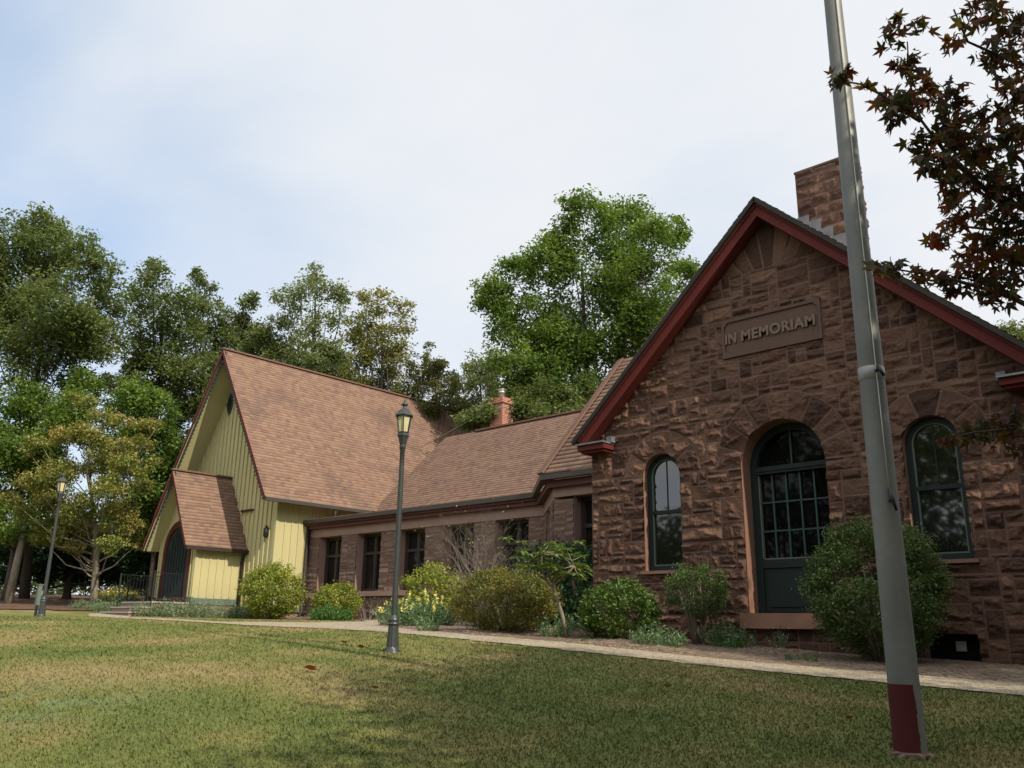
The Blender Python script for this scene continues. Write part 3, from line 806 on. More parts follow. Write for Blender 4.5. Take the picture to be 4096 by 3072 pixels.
for zq in (1.58, 2.04): mb.box(g0, g1, y+.05, y+.083, zq-.013, zq+.013)
mb.box(c-.012, c+.012, y+.06, y+.098, 2.62, sp+hw-.12)
mb.build('muntin', M_TEAL, door)
mb = MB(); mb.box(g0, g0+.022, y+.02, y+.084, 1.13, 2.5); mb.box(g0, g1, y+.02, y+.082, 1.13, 1.152); mb.build('glazing_bead', M_SILL, door)
mb = MB(); mb.box(c-hw-.09, c+hw+.09, YF-.16, YF+.35, .07, zb-.004); mb.build('sill', M_DRESS, hall)
# basement opening with a paper notice
mb = MB(); mb.box(-4.05, -3.39, YF+.16, YF+.2, -.4, .06); mb.build('basement_opening', M_VOID, hall)
mb = MB(); mb.box(-3.74, -3.61, YF+.13, YF+.135, -.19, -.06); mb.build('notice', M_PAPER, hall)
# roof, bargeboards, eave returns
ZR, SL = 7.10, .935
YB = 22.0
xe = 3.95
def rp(dx, y, dz=0): return (XA+dx, y, ZR-abs(dx)*SL+dz)
shingle_roof('roof', [(rp(-xe, 12.36), rp(-xe, YB), rp(0, 12.36), rp(0, YB)), (rp(xe, YB), rp(xe, 12.36), rp(0, YB), rp(0, 12.36))], hall)
mb = MB()
for sg in (-1, 1):
    a, b = Vector(rp(sg*xe, 12.36, -.05)), Vector(rp(0, 12.36, -.05)); nrm = Vector((sg*SL, 0, 1)).normalized()
    mb.prism([a+nrm*.03, b+nrm*.03+Vector((0, 0, .012)), b-nrm*.035, a-nrm*.035][::sg], (0, .5, 0))
mb.build('roof_edge', M_SLATE, hall)
mb = MB()
for sg in (-1, 1):
    nrm = Vector((sg*SL, 0, 1)).normalized()
    a, b = Vector(rp(sg*(xe-.05), 12.44)), Vector(rp(0, 12.44))
    k = Vector((0, 0, -1))
    mb.prism([a-nrm*.05, b+k*.066, b+k*.30, a-nrm*.22][::sg], (0, .29, 0))
    mb.prism([a-nrm*.22, b+k*.30, b+k*.335, a-nrm*.245][::sg], (0, .24, 0))
    mb.prism([a+Vector((0, -.03, 0))-nrm*.051, b+Vector((0, -.03, 0))+k*.068, b+Vector((0, -.03, 0))+k*.15, a+Vector((0, -.03, 0))-nrm*.11][::sg], (0, .03, 0))
mb.build('bargeboard', M_RED, hall)
for sg in (-1, 1):
    mb = MB(); xo, xi = XA+sg*(xe-.10), XA+sg*3.25
    a, b = min(xo, xi), max(xo, xi)
    mb.box(a, b, 12.42, YF+.02, 3.205, 3.30); mb.box(a+.04, b-.04, 12.47, YF+.02, 3.16, 3.205)
    er = mb.build('eave_return', M_RED, hall)
    mb = MB(); mb.box(a-.02, b+.02, 12.37, YF+.02, 3.302, 3.33); mb.box(xi-.07, xi+.05, 12.6, YF, 3.33, 3.44); mb.build('lead_capping', M_WHITE_EDGE, er)
# chimney of rock faced blocks with stepped lead flashing
CX0, CX1, CY0, CY1 = -6.0, -4.98, 14.3, 14.9
ch = rock_wall('chimney', M_STONE, hall, (CX0, CY0, 0), (1, 0, 0), (0, -1, 0), CX1-CX0, 6.0, 8.37, .026, .075, .26, .5, ([3], [1.0]), .045, seed=21)
rock_wall('chimney_side', M_STONE, ch, (CX1, CY0, 0), (0, 1, 0), (1, 0, 0), CY1-CY0, 6.0, 8.37, .03, .075, .26, .5, ([3], [1.0]), .045, seed=22)
mb = MB(); mb.box(CX0, CX1, CY0+.004, CY1, 5.6, 8.36); mb.box(CX0-.01, CX1+.01, CY0-.02, CY1+.01, 8.36, 8.40); mb.build('chimney_core', M_PLAQUE, ch)
mb = MB()
for i in range(5):
    xx = CX0+.0+i*.21; zt = ZR-SL*max(0, xx-XA)+.33-.012*i
    mb.box(xx, min(xx+.22, CX1+.02), CY0-.062-.002*i, CY0-.05, 5.9, zt)
mb.build('lead_flashing', M_WHITE_EDGE, ch)

# ------------------------------------------------------------------ low brownstone wing with polygonal bay
wing = thing('stone_wing', 'low brownstone wing with shingled roof linking the yellow chapel and the stone hall', 'building', (-18, 18.5, .1))
WY, ZE = 17.95, 3.58
WX0, WX1 = -26.27, -15.3
OX = [-25.45, -23.33, -21.2, -19.07, -16.95]; OW = 1.1
HSW = ([1, 2, 3], [.35, .45, .20])
ops = [('rect', x-.16-WX0, x+OW-WX0, 1.12, 2.99) for x in OX]
rock_wall('wall', M_STONE2, wing, (WX0, WY, 0), (1, 0, 0), (0, -1, 0), WX1-WX0, -.4, 3.0, .033, .066, .25, .75, HSW, .034, ops, seed=31, rough=.7)
r2 = math.sqrt(.5)
CHL = 2.87
rock_wall('bay_wall', M_STONE2, wing, (-15.3, WY, 0), (r2, -r2, 0), (-r2, -r2, 0), CHL-.05, -.4, 3.0, .033, .066, .25, .75, HSW, .034, [('rect', .95, 1.85, 1.1, 2.98)], seed=32, rough=.7)
BY = WY-CHL*r2; BX = -15.3+CHL*r2
rock_wall('bay_wall', M_STONE2, wing, (BX-.03, BY+.03, 0), (1, 0, 0), (0, -1, 0), -9.69-BX, -.4, 3.0, .033, .066, .25, .75, HSW, .034, [('rect', .62, 1.85, 1.05, 3.06)], seed=33, rough=.7)
mb = MB()      # smooth frieze band, then red cornice
mb.box(WX0, WX1, WY-.03, WY+.3, 3.0, 3.29)
mb.prism([(-15.3, WY-.03, 3.0), (BX-.02, BY-.0, 3.0), (BX-.02, BY-.0, 3.29), (-15.3, WY-.03, 3.29)], (.2, .2, 0))
mb.box(BX-.02, -9.7, BY-.0, BY+.3, 3.07, 3.29)
mb.build('frieze', M_FRIEZE, wing)
mb = MB()
mb.box(WX0, WX1+.05, WY-.09, WY+.2, .96, 1.10)
mb.build('sill_course', M_FRIEZE, wing)
mb = MB(); mb.box(WX0, WX1+.1, WY-.17, WY+.2, 3.29, 3.47)
mb.box(WX0, WX1+.1, WY-.24, WY+.2, 3.40, 3.469)
mb.prism([(-15.42, WY-.17, 3.29), (BX-.08, BY-.13, 3.29), (BX-.08, BY-.13, 3.468), (-15.42, WY-.17, 3.468)], (.3, .3, 0))
mb.box(BX-.08, -9.7, BY-.13, BY+.2, 3.29, 3.467)
mb.build('cornice', M_REDD, wing)
mb = MB()
mb.box(WX0-.02, -15.46, WY-.32, WY-.18, 3.47, 3.60)
mb.prism([(-15.46, WY-.32, 3.47), (-13.45, WY-.32-2.01, 3.47), (-13.45, WY-.32-2.01, 3.60), (-15.46, WY-.32, 3.60)], (.1, .1, 0))
mb.box(-13.45, -9.7, WY-2.33, WY-2.19, 3.47, 3.60)
mb.build('gutter', M_GUTTER, wing)
# inner body so that nothing shows through
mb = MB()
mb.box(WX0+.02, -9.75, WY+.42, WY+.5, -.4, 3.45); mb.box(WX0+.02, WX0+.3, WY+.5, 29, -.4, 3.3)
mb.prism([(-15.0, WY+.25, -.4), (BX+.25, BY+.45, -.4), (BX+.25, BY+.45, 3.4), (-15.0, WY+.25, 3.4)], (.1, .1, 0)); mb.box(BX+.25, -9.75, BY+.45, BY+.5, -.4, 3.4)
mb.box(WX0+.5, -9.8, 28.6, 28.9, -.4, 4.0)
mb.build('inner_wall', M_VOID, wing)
# roofs: low apron, steep main slope, back slope
SLW = .953
YR, ZRW = 24.0, 7.65
zj = 3.78; yj = YR-(ZRW-zj)/SLW
shingle_roof('roof', [((-25.9, yj, zj), (-9.9, yj, zj), (-25.9, YR, ZRW), (-9.9, YR, ZRW)),
                      ((-9.9, YR+4.6, 3.3), (-24.0, YR+4.6, 3.3), (-9.9, YR, ZRW), (-24.0, YR, ZRW)),
                      ((-26.2, WY-.3, 3.605), (-15.3, WY-.3, 3.605), (-26.2, yj+.05, zj+.02), (-14.0, yj+.05, zj+.02))], wing)
AP = (-12.58, 17.83, 6.86); A2 = (-10.6, 19.2, 6.9)
shingle_roof('bay_roof', [((-15.46, WY-.32, 3.61), (-13.45, WY-2.33, 3.61), (-13.6, 22.4, 6.6), AP),
                          ((-13.45, WY-2.33, 3.61), (-9.6, WY-2.33, 3.61), AP, (-9.6, 17.83, 6.90))], wing)
mb = MB(); mb.prism([(-13.6, 22.4, 6.58), AP, (-9.6, 17.83, 6.88), (-9.6, 22.6, 6.8)], (0, 0, .02)); mb.build('bay_roof_top', M_RIDGE, wing)
mb = MB(); mb.beam((-24.05, YR, ZRW+.03), (-9.9, YR, ZRW+.03), .22, .06); mb.beam((-13.45, WY-2.33, 3.63), Vector(AP)+Vector((0, 0, .02)), .28, .045, (-.35, -.8, .5)); mb.build('ridge_cap', M_RIDGE, wing)
# windows: paired casements under a transom
def wing_window(x0, y, z0, z1, wdt, parent, tx=(1, 0), nn=(0, -1)):
    tx = Vector((tx[0], tx[1], 0)); nv = Vector((nn[0], nn[1], 0)); o = Vector((x0, y, 0))
    def bx(mb, s0, s1, za, zc, d0, d1):
        q = [o+tx*s0-nv*d0, o+tx*s1-nv*d0, o+tx*s1-nv*d1, o+tx*s0-nv*d1]
        mb.add([(p.x, p.y, za) for p in q]+[(p.x, p.y, zc) for p in q], [(0, 3, 2, 1), (4, 5, 6, 7), (0, 1, 5, 4), (1, 2, 6, 5), (2, 3, 7, 6), (3, 0, 4, 7)])
    mb = MB(); d = .27
    bx(mb, 0, .09, z0, z1, d, d+.1); bx(mb, wdt-.09, wdt, z0, z1, d, d+.1); bx(mb, .09, wdt-.09, z0, z0+.09, d, d+.1); bx(mb, .09, wdt-.09, z1-.09, z1, d, d+.1)
    fr = mb.build('window', M_BROWNPAINT, parent)
    mb = MB(); zt = z0+(z1-z0)*.66
    bx(mb, wdt/2-.045, wdt/2+.045, z0+.09, z1-.09, d+.01, d+.09); bx(mb, .09, wdt-.09, zt-.045, zt+.045, d+.005, d+.085)
    mb.build('mullion', M_BROWNPAINT, fr)
    mb = MB(); bx(mb, .08, wdt-.08, z0+.08, z1-.08, d+.07, d+.09); mb.build('pane', M_GLASSW, fr)
    mb = MB()
    for s0, s1 in ((.09, wdt/2-.045), (wdt/2+.045, wdt-.09)):
        for za, zc in ((z0+.09, zt-.045), (zt+.045, z1-.09)):
            bx(mb, s0, s0+.035, za, zc, d+.03, d+.068); bx(mb, s1-.035, s1, za, zc, d+.03, d+.068)
    mb.build('casement', M_BROWNPAINT, fr)
    mb = MB(); bx(mb, -.0, wdt, z0-.02, z0-.002, -.02, d+.15); bx(mb, -.0, .01, z0, z1, .004, d+.15); bx(mb, wdt-.01, wdt, z0, z1, .004, d+.15); bx(mb, .0, wdt, z1, z1+.01, .004, d+.15)
    mb.build('reveal', M_FRIEZE, fr)
for x in OX: wing_window(x-.16, WY, 1.12, 2.99, OW+.16, wing)
wing_window(-15.3+.95*r2, WY-.95*r2, 1.1, 2.98, .9, wing, (r2, -r2), (-r2, -r2))
wing_window(BX-.03+.62, BY+.03, 1.05, 3.06, 1.23, wing)
# brick chimney with strap, flue and two stay rods
mb = MB(); mb.box(-23.92, -23.22, 24.6, 25.25, 5.5, 8.86); mb.box(-23.97, -23.17, 24.55, 25.3, 8.86, 9.02); mb.box(-23.94, -23.20, 24.58, 25.27, 9.02, 9.12)
chb = mb.build('brick_chimney', M_BRICK, wing)
mb = MB(); mb.lathe([(.13, 0), (.13, .22), (.16, .24), (.16, .30), (.12, .34), (.2, .36), (.2, .39), (.05, .44)], (-23.57, 24.92, 9.12), 16); mb.build('flue', M_PIPE, chb)
mb = MB(); mb.box(-23.935, -23.205, 24.585, 25.265, 8.66, 8.70); mb.build('strap', M_PIPE, chb)
mb = MB(); mb.tube([(-23.92, 24.6, 8.68), (-27.6, 24.2, 7.5)], .014, 6); mb.tube([(-23.92, 25.2, 8.3), (-27.0, 27.2, 6.8)], .014, 6); mb.build('stay_rod', M_PIPE, chb)

# ------------------------------------------------------------------ yellow board and batten chapel
XC, ZC, YC0, YC1 = -29.565, 10.19, 15.60, 29.5
XG, YG = -26.27, 16.57
SC = (10.1878-4.1658)/(29.5652-25.5923)
HWC = 3.973
chapel = thing('chapel', 'yellow board and batten chapel with steep shingled roof and gabled entrance porch', 'building', (XC, YG, .25))
def cz(x): return ZC-abs(x-XC)*SC
XGL = 2*XC-XG
mb = MB()
mb.prism([(XGL, YG, .5), (XG, YG, .5), (XG, YG, cz(XG)-.14), (XC, YG, ZC-.16), (XGL, YG, cz(XG)-.14)], (0, .2, 0))
mb.box(XG-.2, XG, YG+.2, YC1-.4, .5, cz(XG)-.1); mb.box(XGL, XGL+.2, YG+.2, YC1-.4, .5, cz(XG)-.1)
mb.prism([(XGL+.2, YC1-.6, .5), (XG-.2, YC1-.6, .5), (XG-.2, YC1-.6, cz(XG)-.1), (XC, YC1-.6, ZC-.16), (XGL+.2, YC1-.6, cz(XG)-.1)], (0, .2, 0))
# battens
x = XGL+.10
while x < XG-.05:
    zt = cz(x)-.2
    mb.box(x-.025, x+.025, YG-.048, YG+.01, .62, zt); x += .278
y = YG+.02
while y < YC1-.7:
    mb.box(XG-.01, XG+.032, y, y+.05, .62, cz(XG)-.12); y += .285
mb.box(XG-.11, XG+.038, YG-.05, YG+.015, .6, cz(XG)-.2)
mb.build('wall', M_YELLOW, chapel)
mb = MB(); mb.box(XGL-.04, XG+.05, YG-.05, YG+.1, .45, .62); mb.box(XG-.1, XG+.05, YG+.1, YC1-.5, .45, .62); mb.build('water_table', M_SILL, chapel)
mb = MB(); mb.box(XGL+.02, XG-.02, YG+.02, YC1-.6, -.4, .5); mb.build('foundation', M_STEP, chapel)
ZEc = 4.166
shingle_roof('roof', [((XC+HWC, YC0, ZEc), (XC+HWC, YC1, ZEc), (XC, YC0, ZC), (XC, YC1, ZC)), ((XC-HWC, YC1, ZEc), (XC-HWC, YC0, ZEc), (XC, YC1, ZC), (XC, YC0, ZC))], chapel)
mb = MB()
for sg in (-1, 1):
    nrm = Vector((sg*SC, 0, 1)).normalized(); a, b = Vector((XC+sg*(HWC-.02), YC0+.03, ZEc)), Vector((XC, YC0+.03, ZC))
    mb.prism([a-nrm*.06, b+Vector((0, 0, -.11)), b+Vector((0, 0, -.17)), a-nrm*.11][::sg], (0, YC1-YC0-.06, 0))
mb.build('soffit', M_YELLOW, chapel)
def rake_trim(parent, xc, hw, zr, sl, y, mred, wred, wteal, tooth, yd=.05):
    for sg in (-1, 1):
        nrm = Vector((sg*sl, 0, 1)).normalized(); dn = Vector((0, 0, -1)); sec = math.sqrt(1+sl*sl)
        a, b = Vector((xc+sg*hw, y, zr-sl*hw)), Vector((xc, y, zr))
        mb = MB()
        mb.prism([a-nrm*.004, b+dn*.006, b+dn*wred*sec, a-nrm*wred][::sg], (0, yd, 0))
        mb.build('bargeboard', mred, parent)
        # scalloped board behind and below the bargeboard
        L = (b-a).length; n = int(L/tooth); d = (b-a)/n
        mb = MB(); top = -nrm*(wred-.01); off = Vector((0, yd+.012, 0))
        for i in range(n):
            p = a+d*i+off
            pts = [p+top]
            for k in range(7):
                t = k/6; pts.append(p+d*(.04+.92*t)+top-nrm*(wteal*.55+wteal*.45*math.sin(math.pi*t)))
            pts.append(p+d+top)
            mb.prism(pts if sg > 0 else pts[::-1], (0, .035, 0))
        mb.build('scalloped_trim', M_TEAL, parent)
rake_trim(chapel, XC, HWC-.01, ZC-.015, SC, YC0, M_RED, .10, .17, .17)
mb = MB(); mb.beam((XC, YC0-.02, ZC+.03), (XC, YC1, ZC+.03), .2, .06); mb.build('ridge_cap', M_RIDGE, chapel)
mb = MB(); mb.box(XC-HWC-.07, XC-HWC+.05, YC0+.02, YC1, ZEc-.13, ZEc-.012); mb.build('gutter', M_GUTTER, chapel)
mb = MB(); mb.box(XC+HWC-.05, XC+HWC+.07, YC0+.02, 20.1, ZEc-.13, ZEc-.012)
gut = mb.build('gutter', M_GUTTER, chapel)
mb = MB(); mb.box(XC+HWC-.06, XC+HWC+.075, YC0+.02, 20.1, ZEc-.012, ZEc-.0); mb.build('gutter_lip', M_GREY, gut)
mb = MB(); mb.tube([(XC+HWC, 18.5, ZEc-.1), (XC+HWC, 18.5, 3.62)], .04, 8); mb.tube([(XG+.12, WY-.16, 3.5), (XG+.10, WY-.16, .5), (XG+.16, WY-.3, .28), (XG+.3, WY-.55, .24)], .055, 8)
mb.box(XG+.036, XG+.09, WY-.10, WY-.03, .4, 3.45)
mb.build('downspout', M_BROWNPAINT, chapel)
# diamond window high in the gable
mb = MB(); x, zc_, a, b = -30.28, 8.31, .25, .52
mb.prism([(x-a, YG-.05, zc_), (x, YG-.05, zc_-b), (x+a, YG-.05, zc_), (x, YG-.05, zc_+b)], (0, .06, 0)); dw = mb.build('diamond_window', M_TEAL, chapel)
mb = MB(); a, b = .17, .37; mb.prism([(x-a, YG-.056, zc_), (x, YG-.056, zc_-b), (x+a, YG-.056, zc_), (x, YG-.056, zc_+b)], (0, .006, 0)); mb.build('pane', M_GLASSW, dw)
mb = MB(); mb.lathe([(.03, -.2), (.09, -.14), (.09, .12), (.05, .18), (.02, .24)], (-26.70, YG-.12, 3.12), 12); mb.box(-26.73, -26.67, YG-.12, YG, 3.1, 3.16); mb.build('wall_lantern', M_DARKMET, chapel)
mb = MB(); mb.box(-28.55, -27.75, YG-.11, YG-.034, 3.96, 4.02); mb.build('wall_bracket', M_BROWNPAINT, chapel)
# entrance porch
ZP, YP, HWP, SP = 5.30, 14.205, 1.618, (5.3015-2.5657)/1.618
PX0, PX1, PY = -30.893, -28.223, 14.776
def pz(x): return ZP-abs(x-XC)*SP
mb = MB()
mb.prism([(PX0, PY, .86), (PX1, PY, .86), (PX1, PY, pz(PX1)-.12), (XC, PY, ZP-.15), (PX0, PY, pz(PX0)-.12)], (0, .16, 0))
mb.box(PX1-.14, PX1, PY+.16, YG, .86, pz(PX1)-.1); mb.box(PX0, PX0+.14, PY+.16, YG, .86, pz(PX1)-.1)
y = PY+.22
while y < YG-.1: mb.box(PX1-.01, PX1+.03, y, y+.045, .9, pz(PX1)-.12); y += .285
for x in (PX0+.03, PX0+.24, PX1-.07, PX1-.27): mb.box(x-.025, x+.025, PY-.045, PY+.01, .9, pz(x)-.2)
mb.box(PX1-.10, PX1+.034, PY-.034, PY+.06, .88, pz(PX1)-.13)
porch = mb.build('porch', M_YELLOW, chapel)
mb = MB(); mb.box(PX0-.03, PX1+.05, PY-.05, YG-.05, .66, .86); mb.build('porch_sill', M_SILL, porch)
mb = MB(); mb.box(PX0+.02, PX1-.0, PY-.02, YG-.05, -.3, .66); mb.build('porch_foundation', M_STEP, porch)
shingle_roof('porch_roof', [((XC+HWP, YP, pz(XC+HWP)), (XC+HWP, YG+.0, pz(XC+HWP)), (XC, YP, ZP), (XC, YG+.0, ZP)), ((XC-HWP, YG, pz(XC+HWP)), (XC-HWP, YP, pz(XC+HWP)), (XC, YG, ZP), (XC, YP, ZP))], porch)
mb = MB()
for sg in (-1, 1):
    nrm = Vector((sg*SP, 0, 1)).normalized(); a, b = Vector((XC+sg*(HWP-.02), YP+.03, pz(XC+HWP))), Vector((XC, YP+.03, ZP))
    mb.prism([a-nrm*.05, b+Vector((0, 0, -.10)), b+Vector((0, 0, -.16)), a-nrm*.09][::sg], (0, YG-YP-.04, 0))
mb.build('porch_soffit', M_YELLOW, porch)
rake_trim(porch, XC, HWP-.01, ZP-.012, SP, YP, M_RED, .09, .13, .17)
mb = MB(); mb.beam((XC, YP-.02, ZP+.03), (XC, YG, ZP+.03), .18, .06); mb.build('porch_ridge_cap', M_RIDGE, porch)
mb = MB(); mb.box(XC+HWP-.04, XC+HWP+.07, YP+.02, YG+.02, pz(XC+HWP)-.12, pz(XC+HWP)-.01); mb.tube([(XC+HWP, YG-.08, pz(XC+HWP)-.1), (PX1+.08, YG-.1, 2.2), (PX1+.08, YG-.1, .6)], .045, 8); mb.build('porch_gutter', M_BROWNPAINT, porch)
# gothic arched door in a red casing
def gothic(c, hw, zb, sp, apex, n=10):
    # two arcs meeting in a point
    R = ((apex-sp)**2+hw*hw)/(2*hw); pts = [(c-hw, zb)]
    th = math.asin(min(1, (apex-sp)/R))
    for i in range(n+1): t = th*i/n; pts.append((c-hw+R-R*math.cos(t), sp+R*math.sin(t)))
    for i in range(n-1, -1, -1): t = th*i/n; pts.append((c+hw-R+R*math.cos(t), sp+R*math.sin(t)))
    pts.append((c+hw, zb)); return pts
a, b = gothic(XC, .98, .88, 2.55, 3.55), gothic(XC, .80, .88, 2.55, 3.30)
k = len(a); mb = MB(); y = PY-.055
vs = [(p, y, q) for p, q in a]+[(p, y, q) for p, q in b]+[(p, PY+.01, q) for p, q in a]+[(p, PY+.15, q) for p, q in b]
fs = []
for i in range(k-1): fs += [(i, k+i, k+i+1, i+1), (i, i+1, 2*k+i+1, 2*k+i), (k+i, 3*k+i, 3*k+i+1, k+i+1)]
mb.add(vs, fs); pd = mb.build('porch_door', M_DOORRED, porch)
mb = MB(); mb.add([(p, PY-.012, q) for p, q in b], [tuple(range(k))[::-1]])
for i in range(1, 8):
    x = XC-.80+i*.2; zt = 2.5 if i in (1, 7) else (2.95 if i in (2, 6) else 3.1)
    mb.box(x-.02, x+.02, PY-.035, PY-.008, .9, zt)
leaf = mb.build('door_leaf', M_DOORGREEN, pd)
mb = MB(); mb.lathe([(.02, 0), (.035, .01), (.035, .05), (.02, .06)], (XC+.14, PY-.06, 1.85), 10); mb.build('handle', M_DARKMET, leaf)
mb = MB(); mb.box(XC-1.0, XC+1.0, PY-.18, PY+.02, .80, .88); mb.build('threshold', M_REDD, pd)

# ------------------------------------------------------------------ stone steps and iron railings
steps = thing('stone_steps', 'three broad brownstone steps climbing to the chapel porch', 'steps', (-29, 12.9, .2))
for i in range(3):
    mb = MB(); y0 = 12.6+.36*i; zt = .36+.17*i
    mb.box(-30.1, -28.0, y0, y0+.40 if i < 2 else PY-.2, zt-.17 if i else -.1, zt-.045)
    st = mb.build('riser', M_STEP, steps)
    mb = MB(); mb.box(-30.14, -27.96, y0-.03, (y0+.385) if i < 2 else PY-.2, zt-.045, zt+.0); mb.build('tread', M_CONC, steps)
for nm, x0, y0, x1, y1, lab in (('railing', -30.5, 13.3, -30.5, 14.7, 'black iron picket railing on the far side of the porch landing'), ('railing', -33.4, 14.9, -30.6, 14.9, 'black iron picket railing running left of the porch to the trees'), ('railing', -28.0, 13.3, -28.25, 14.55, 'black iron picket railing in front of the porch door')):
    rl = thing(nm, lab, 'railing', (x0, y0, .66), 'iron railings by the chapel porch')
    n = int(math.hypot(x1-x0, y1-y0)/.115); zb = .68 if nm else 0; zt = 1.62
    mb = MB(); mb.beam((x0, y0, zt), (x1, y1, zt), .022, .016); mb.build('rail', M_IRON, rl)
    mb = MB(); mb.beam((x0, y0, zb+.08), (x1, y1, zb+.08), .03, .015); mb.build('rail', M_IRON, rl)
    mb = MB()
    for i in range(1, n): t = i/n; mb.beam((x0+(x1-x0)*t, y0+(y1-y0)*t, zb+.08), (x0+(x1-x0)*t, y0+(y1-y0)*t, zt), .008, .008, (0, 1, 0))
    mb.build('pickets', M_IRON, rl)
    for x, y in ((x0, y0), (x1, y1)):
        mb = MB(); mb.box(x-.02, x+.02, y-.02, y+.02, gz(x, y)-.1, zt+.05); mb.build('post', M_IRON, rl)

# ------------------------------------------------------------------ lamp posts
def make_lamp(loc, label):
    t = thing('street_lamp', label, 'lamp post', loc, 'lamp posts on the lawn')
    x, y, z = loc
    mb = MB(); mb.lathe([(.0, -.06), (.105, -.06), (.105, .015), (.09, .025), (.086, .05)], loc, 20)
    prof = [(.084, .05), (.08, .06), (.066, .30), (.062, .33)]
    n = 24     # fluted base
    vs = []
    for r, h in prof:
        for k in range(n): rr = r*(1.0 if k % 2 else .93); vs.append((x+rr*math.cos(2*math.pi*k/n), y+rr*math.sin(2*math.pi*k/n), z+h))
    mb.add(vs, [(i*n+k, i*n+(k+1) % n, (i+1)*n+(k+1) % n, (i+1)*n+k) for i in range(3) for k in range(n)])
    mb.lathe([(.062, .33), (.076, .335), (.078, .35), (.066, .36), (.062, .375), (.072, .385), (.070, .40), (.05, .43), (.042, .45)], loc, 20); mb.build('base', M_LAMP, t)
    mb = MB(); mb.lathe([(.040, .44), (.037, 1.2), (.033, 2.4), (.032, 2.62), (.042, 2.63), (.042, 2.68), (.036, 2.70)], loc, 16); mb.build('shaft', M_LAMP, t)
    mb = MB(); mb.lathe([(.045, 2.68), (.052, 2.70), (.072, 2.78), (.088, 2.81), (.086, 2.83), (.072, 2.835), (.072, 2.85), (.08, 2.86)], loc, 6, False, .3); cup = mb.build('lantern', M_LAMP, t)
    mb = MB(); mb.lathe([(.068, 2.855), (.102, 3.085)], loc, 6, False, .3); mb.build('lamp_glass', M_LGLASS, cup)
    mb = MB()
    for k in range(6):
        a = 2*math.pi*k/6+.3
        mb.beam((x+.072*math.cos(a), y+.072*math.sin(a), z+2.85), (x+.108*math.cos(a), y+.108*math.sin(a), z+3.09), .014, .014)
    mb.build('glazing_bar', M_LAMP, cup)
    mb = MB(); mb.lathe([(.104, 3.075), (.135, 3.08), (.138, 3.095), (.118, 3.11), (.085, 3.155), (.062, 3.18), (.035, 3.195)], loc, 6, False, .3)
    mb.lathe([(.033, 3.19), (.024, 3.21), (.024, 3.225), (.044, 3.24), (.046, 3.255), (.03, 3.275), (.012, 3.285), (.012, 3.295), (.014, 3.305), (.004, 3.335)], loc, 14); mb.build('cap', M_LAMP, cup)
    return t
make_lamp((-8.86, 7.43, gz(-8.86, 7.43)), 'tall dark lamp post with yellowed lantern standing at the path edge in mid lawn')
make_lamp((-21.58, 7.72, gz(-21.58, 7.72)), 'distant dark lamp post with lantern in front of the orange tinged dogwood')

# ------------------------------------------------------------------ flagpole
px, py = -2.115, 6.09; zg = gz(px, py)
pole = thing('flagpole', 'tall grey metal flagpole with a faded red band painted at its base', 'flagpole', (px, py, zg))
def prad(h): return .100-.0058*h
mb = MB(); mb.lathe([(prad(h), h) for h in (.42, .9, 1.5, 2.6, 3.2, 4.4, 5.5, 7, 9, 10.5)], (px, py, zg), 28); mb.build('mast', M_POLE, pole)
mb = MB(); mb.lathe([(.101, -.02), (.1, .42)], (px, py, zg), 28); mb.build('red_band', M_POLERED, pole)
mb = MB(); mb.lathe([(.16, -.03), (.155, .004), (.13, .010), (.104, .014)], (px, py, zg), 28); mb.build('base_collar', M_MULCH, pole)
dv = Vector((-px, -py, 0)).normalized(); sv_ = Vector((dv.y, -dv.x, 0))
front = dv*.9-sv_*.35
front.normalize()
mb = MB()
def onp(h, e=.008): return Vector((px, py, zg+h))+front*(prad(h)+e)
mb.tube([onp(h) for h in (1.62, 2.2, 3.0, 4.0, 5.0, 7.0, 10.2)], .0045, 6); mb.build('halyard', M_ROPE, pole)
mb = MB(); p = onp(1.6, .0); mb.tube([p, p+front*.045], .012, 8); mb.tube([p+front*.045+Vector((-.02, 0, .075)), p+front*.05, p+front*.045+Vector((.02, 0, -.075))], [.009, .014, .009], 8)
mb.build('cleat', M_DARKMET, pole); mb = MB()
p = onp(2.52, .0); mb.tube([p, p+front*.04], .012, 8); mb.tube([p+front*.03+Vector((0, 0, .03)), p+front*.05-sv_*.03+Vector((0, 0, -.05))], .012, 8)
mb.build('cleat', M_DARKMET, pole)
mb = MB(); mb.lathe([(prad(2.5)+.001, 2.47), (prad(2.5)+.005, 2.475), (prad(2.5)+.005, 2.56), (prad(2.5)+.001, 2.565)], (px, py, zg), 28); mb.build('clamp_band', M_GREY, pole)
mb = MB(); mb.lathe([(.0, 10.6), (.07, 10.54), (.0, 10.49)], (px, py, zg), 14); mb.build('finial', M_GREY, pole)

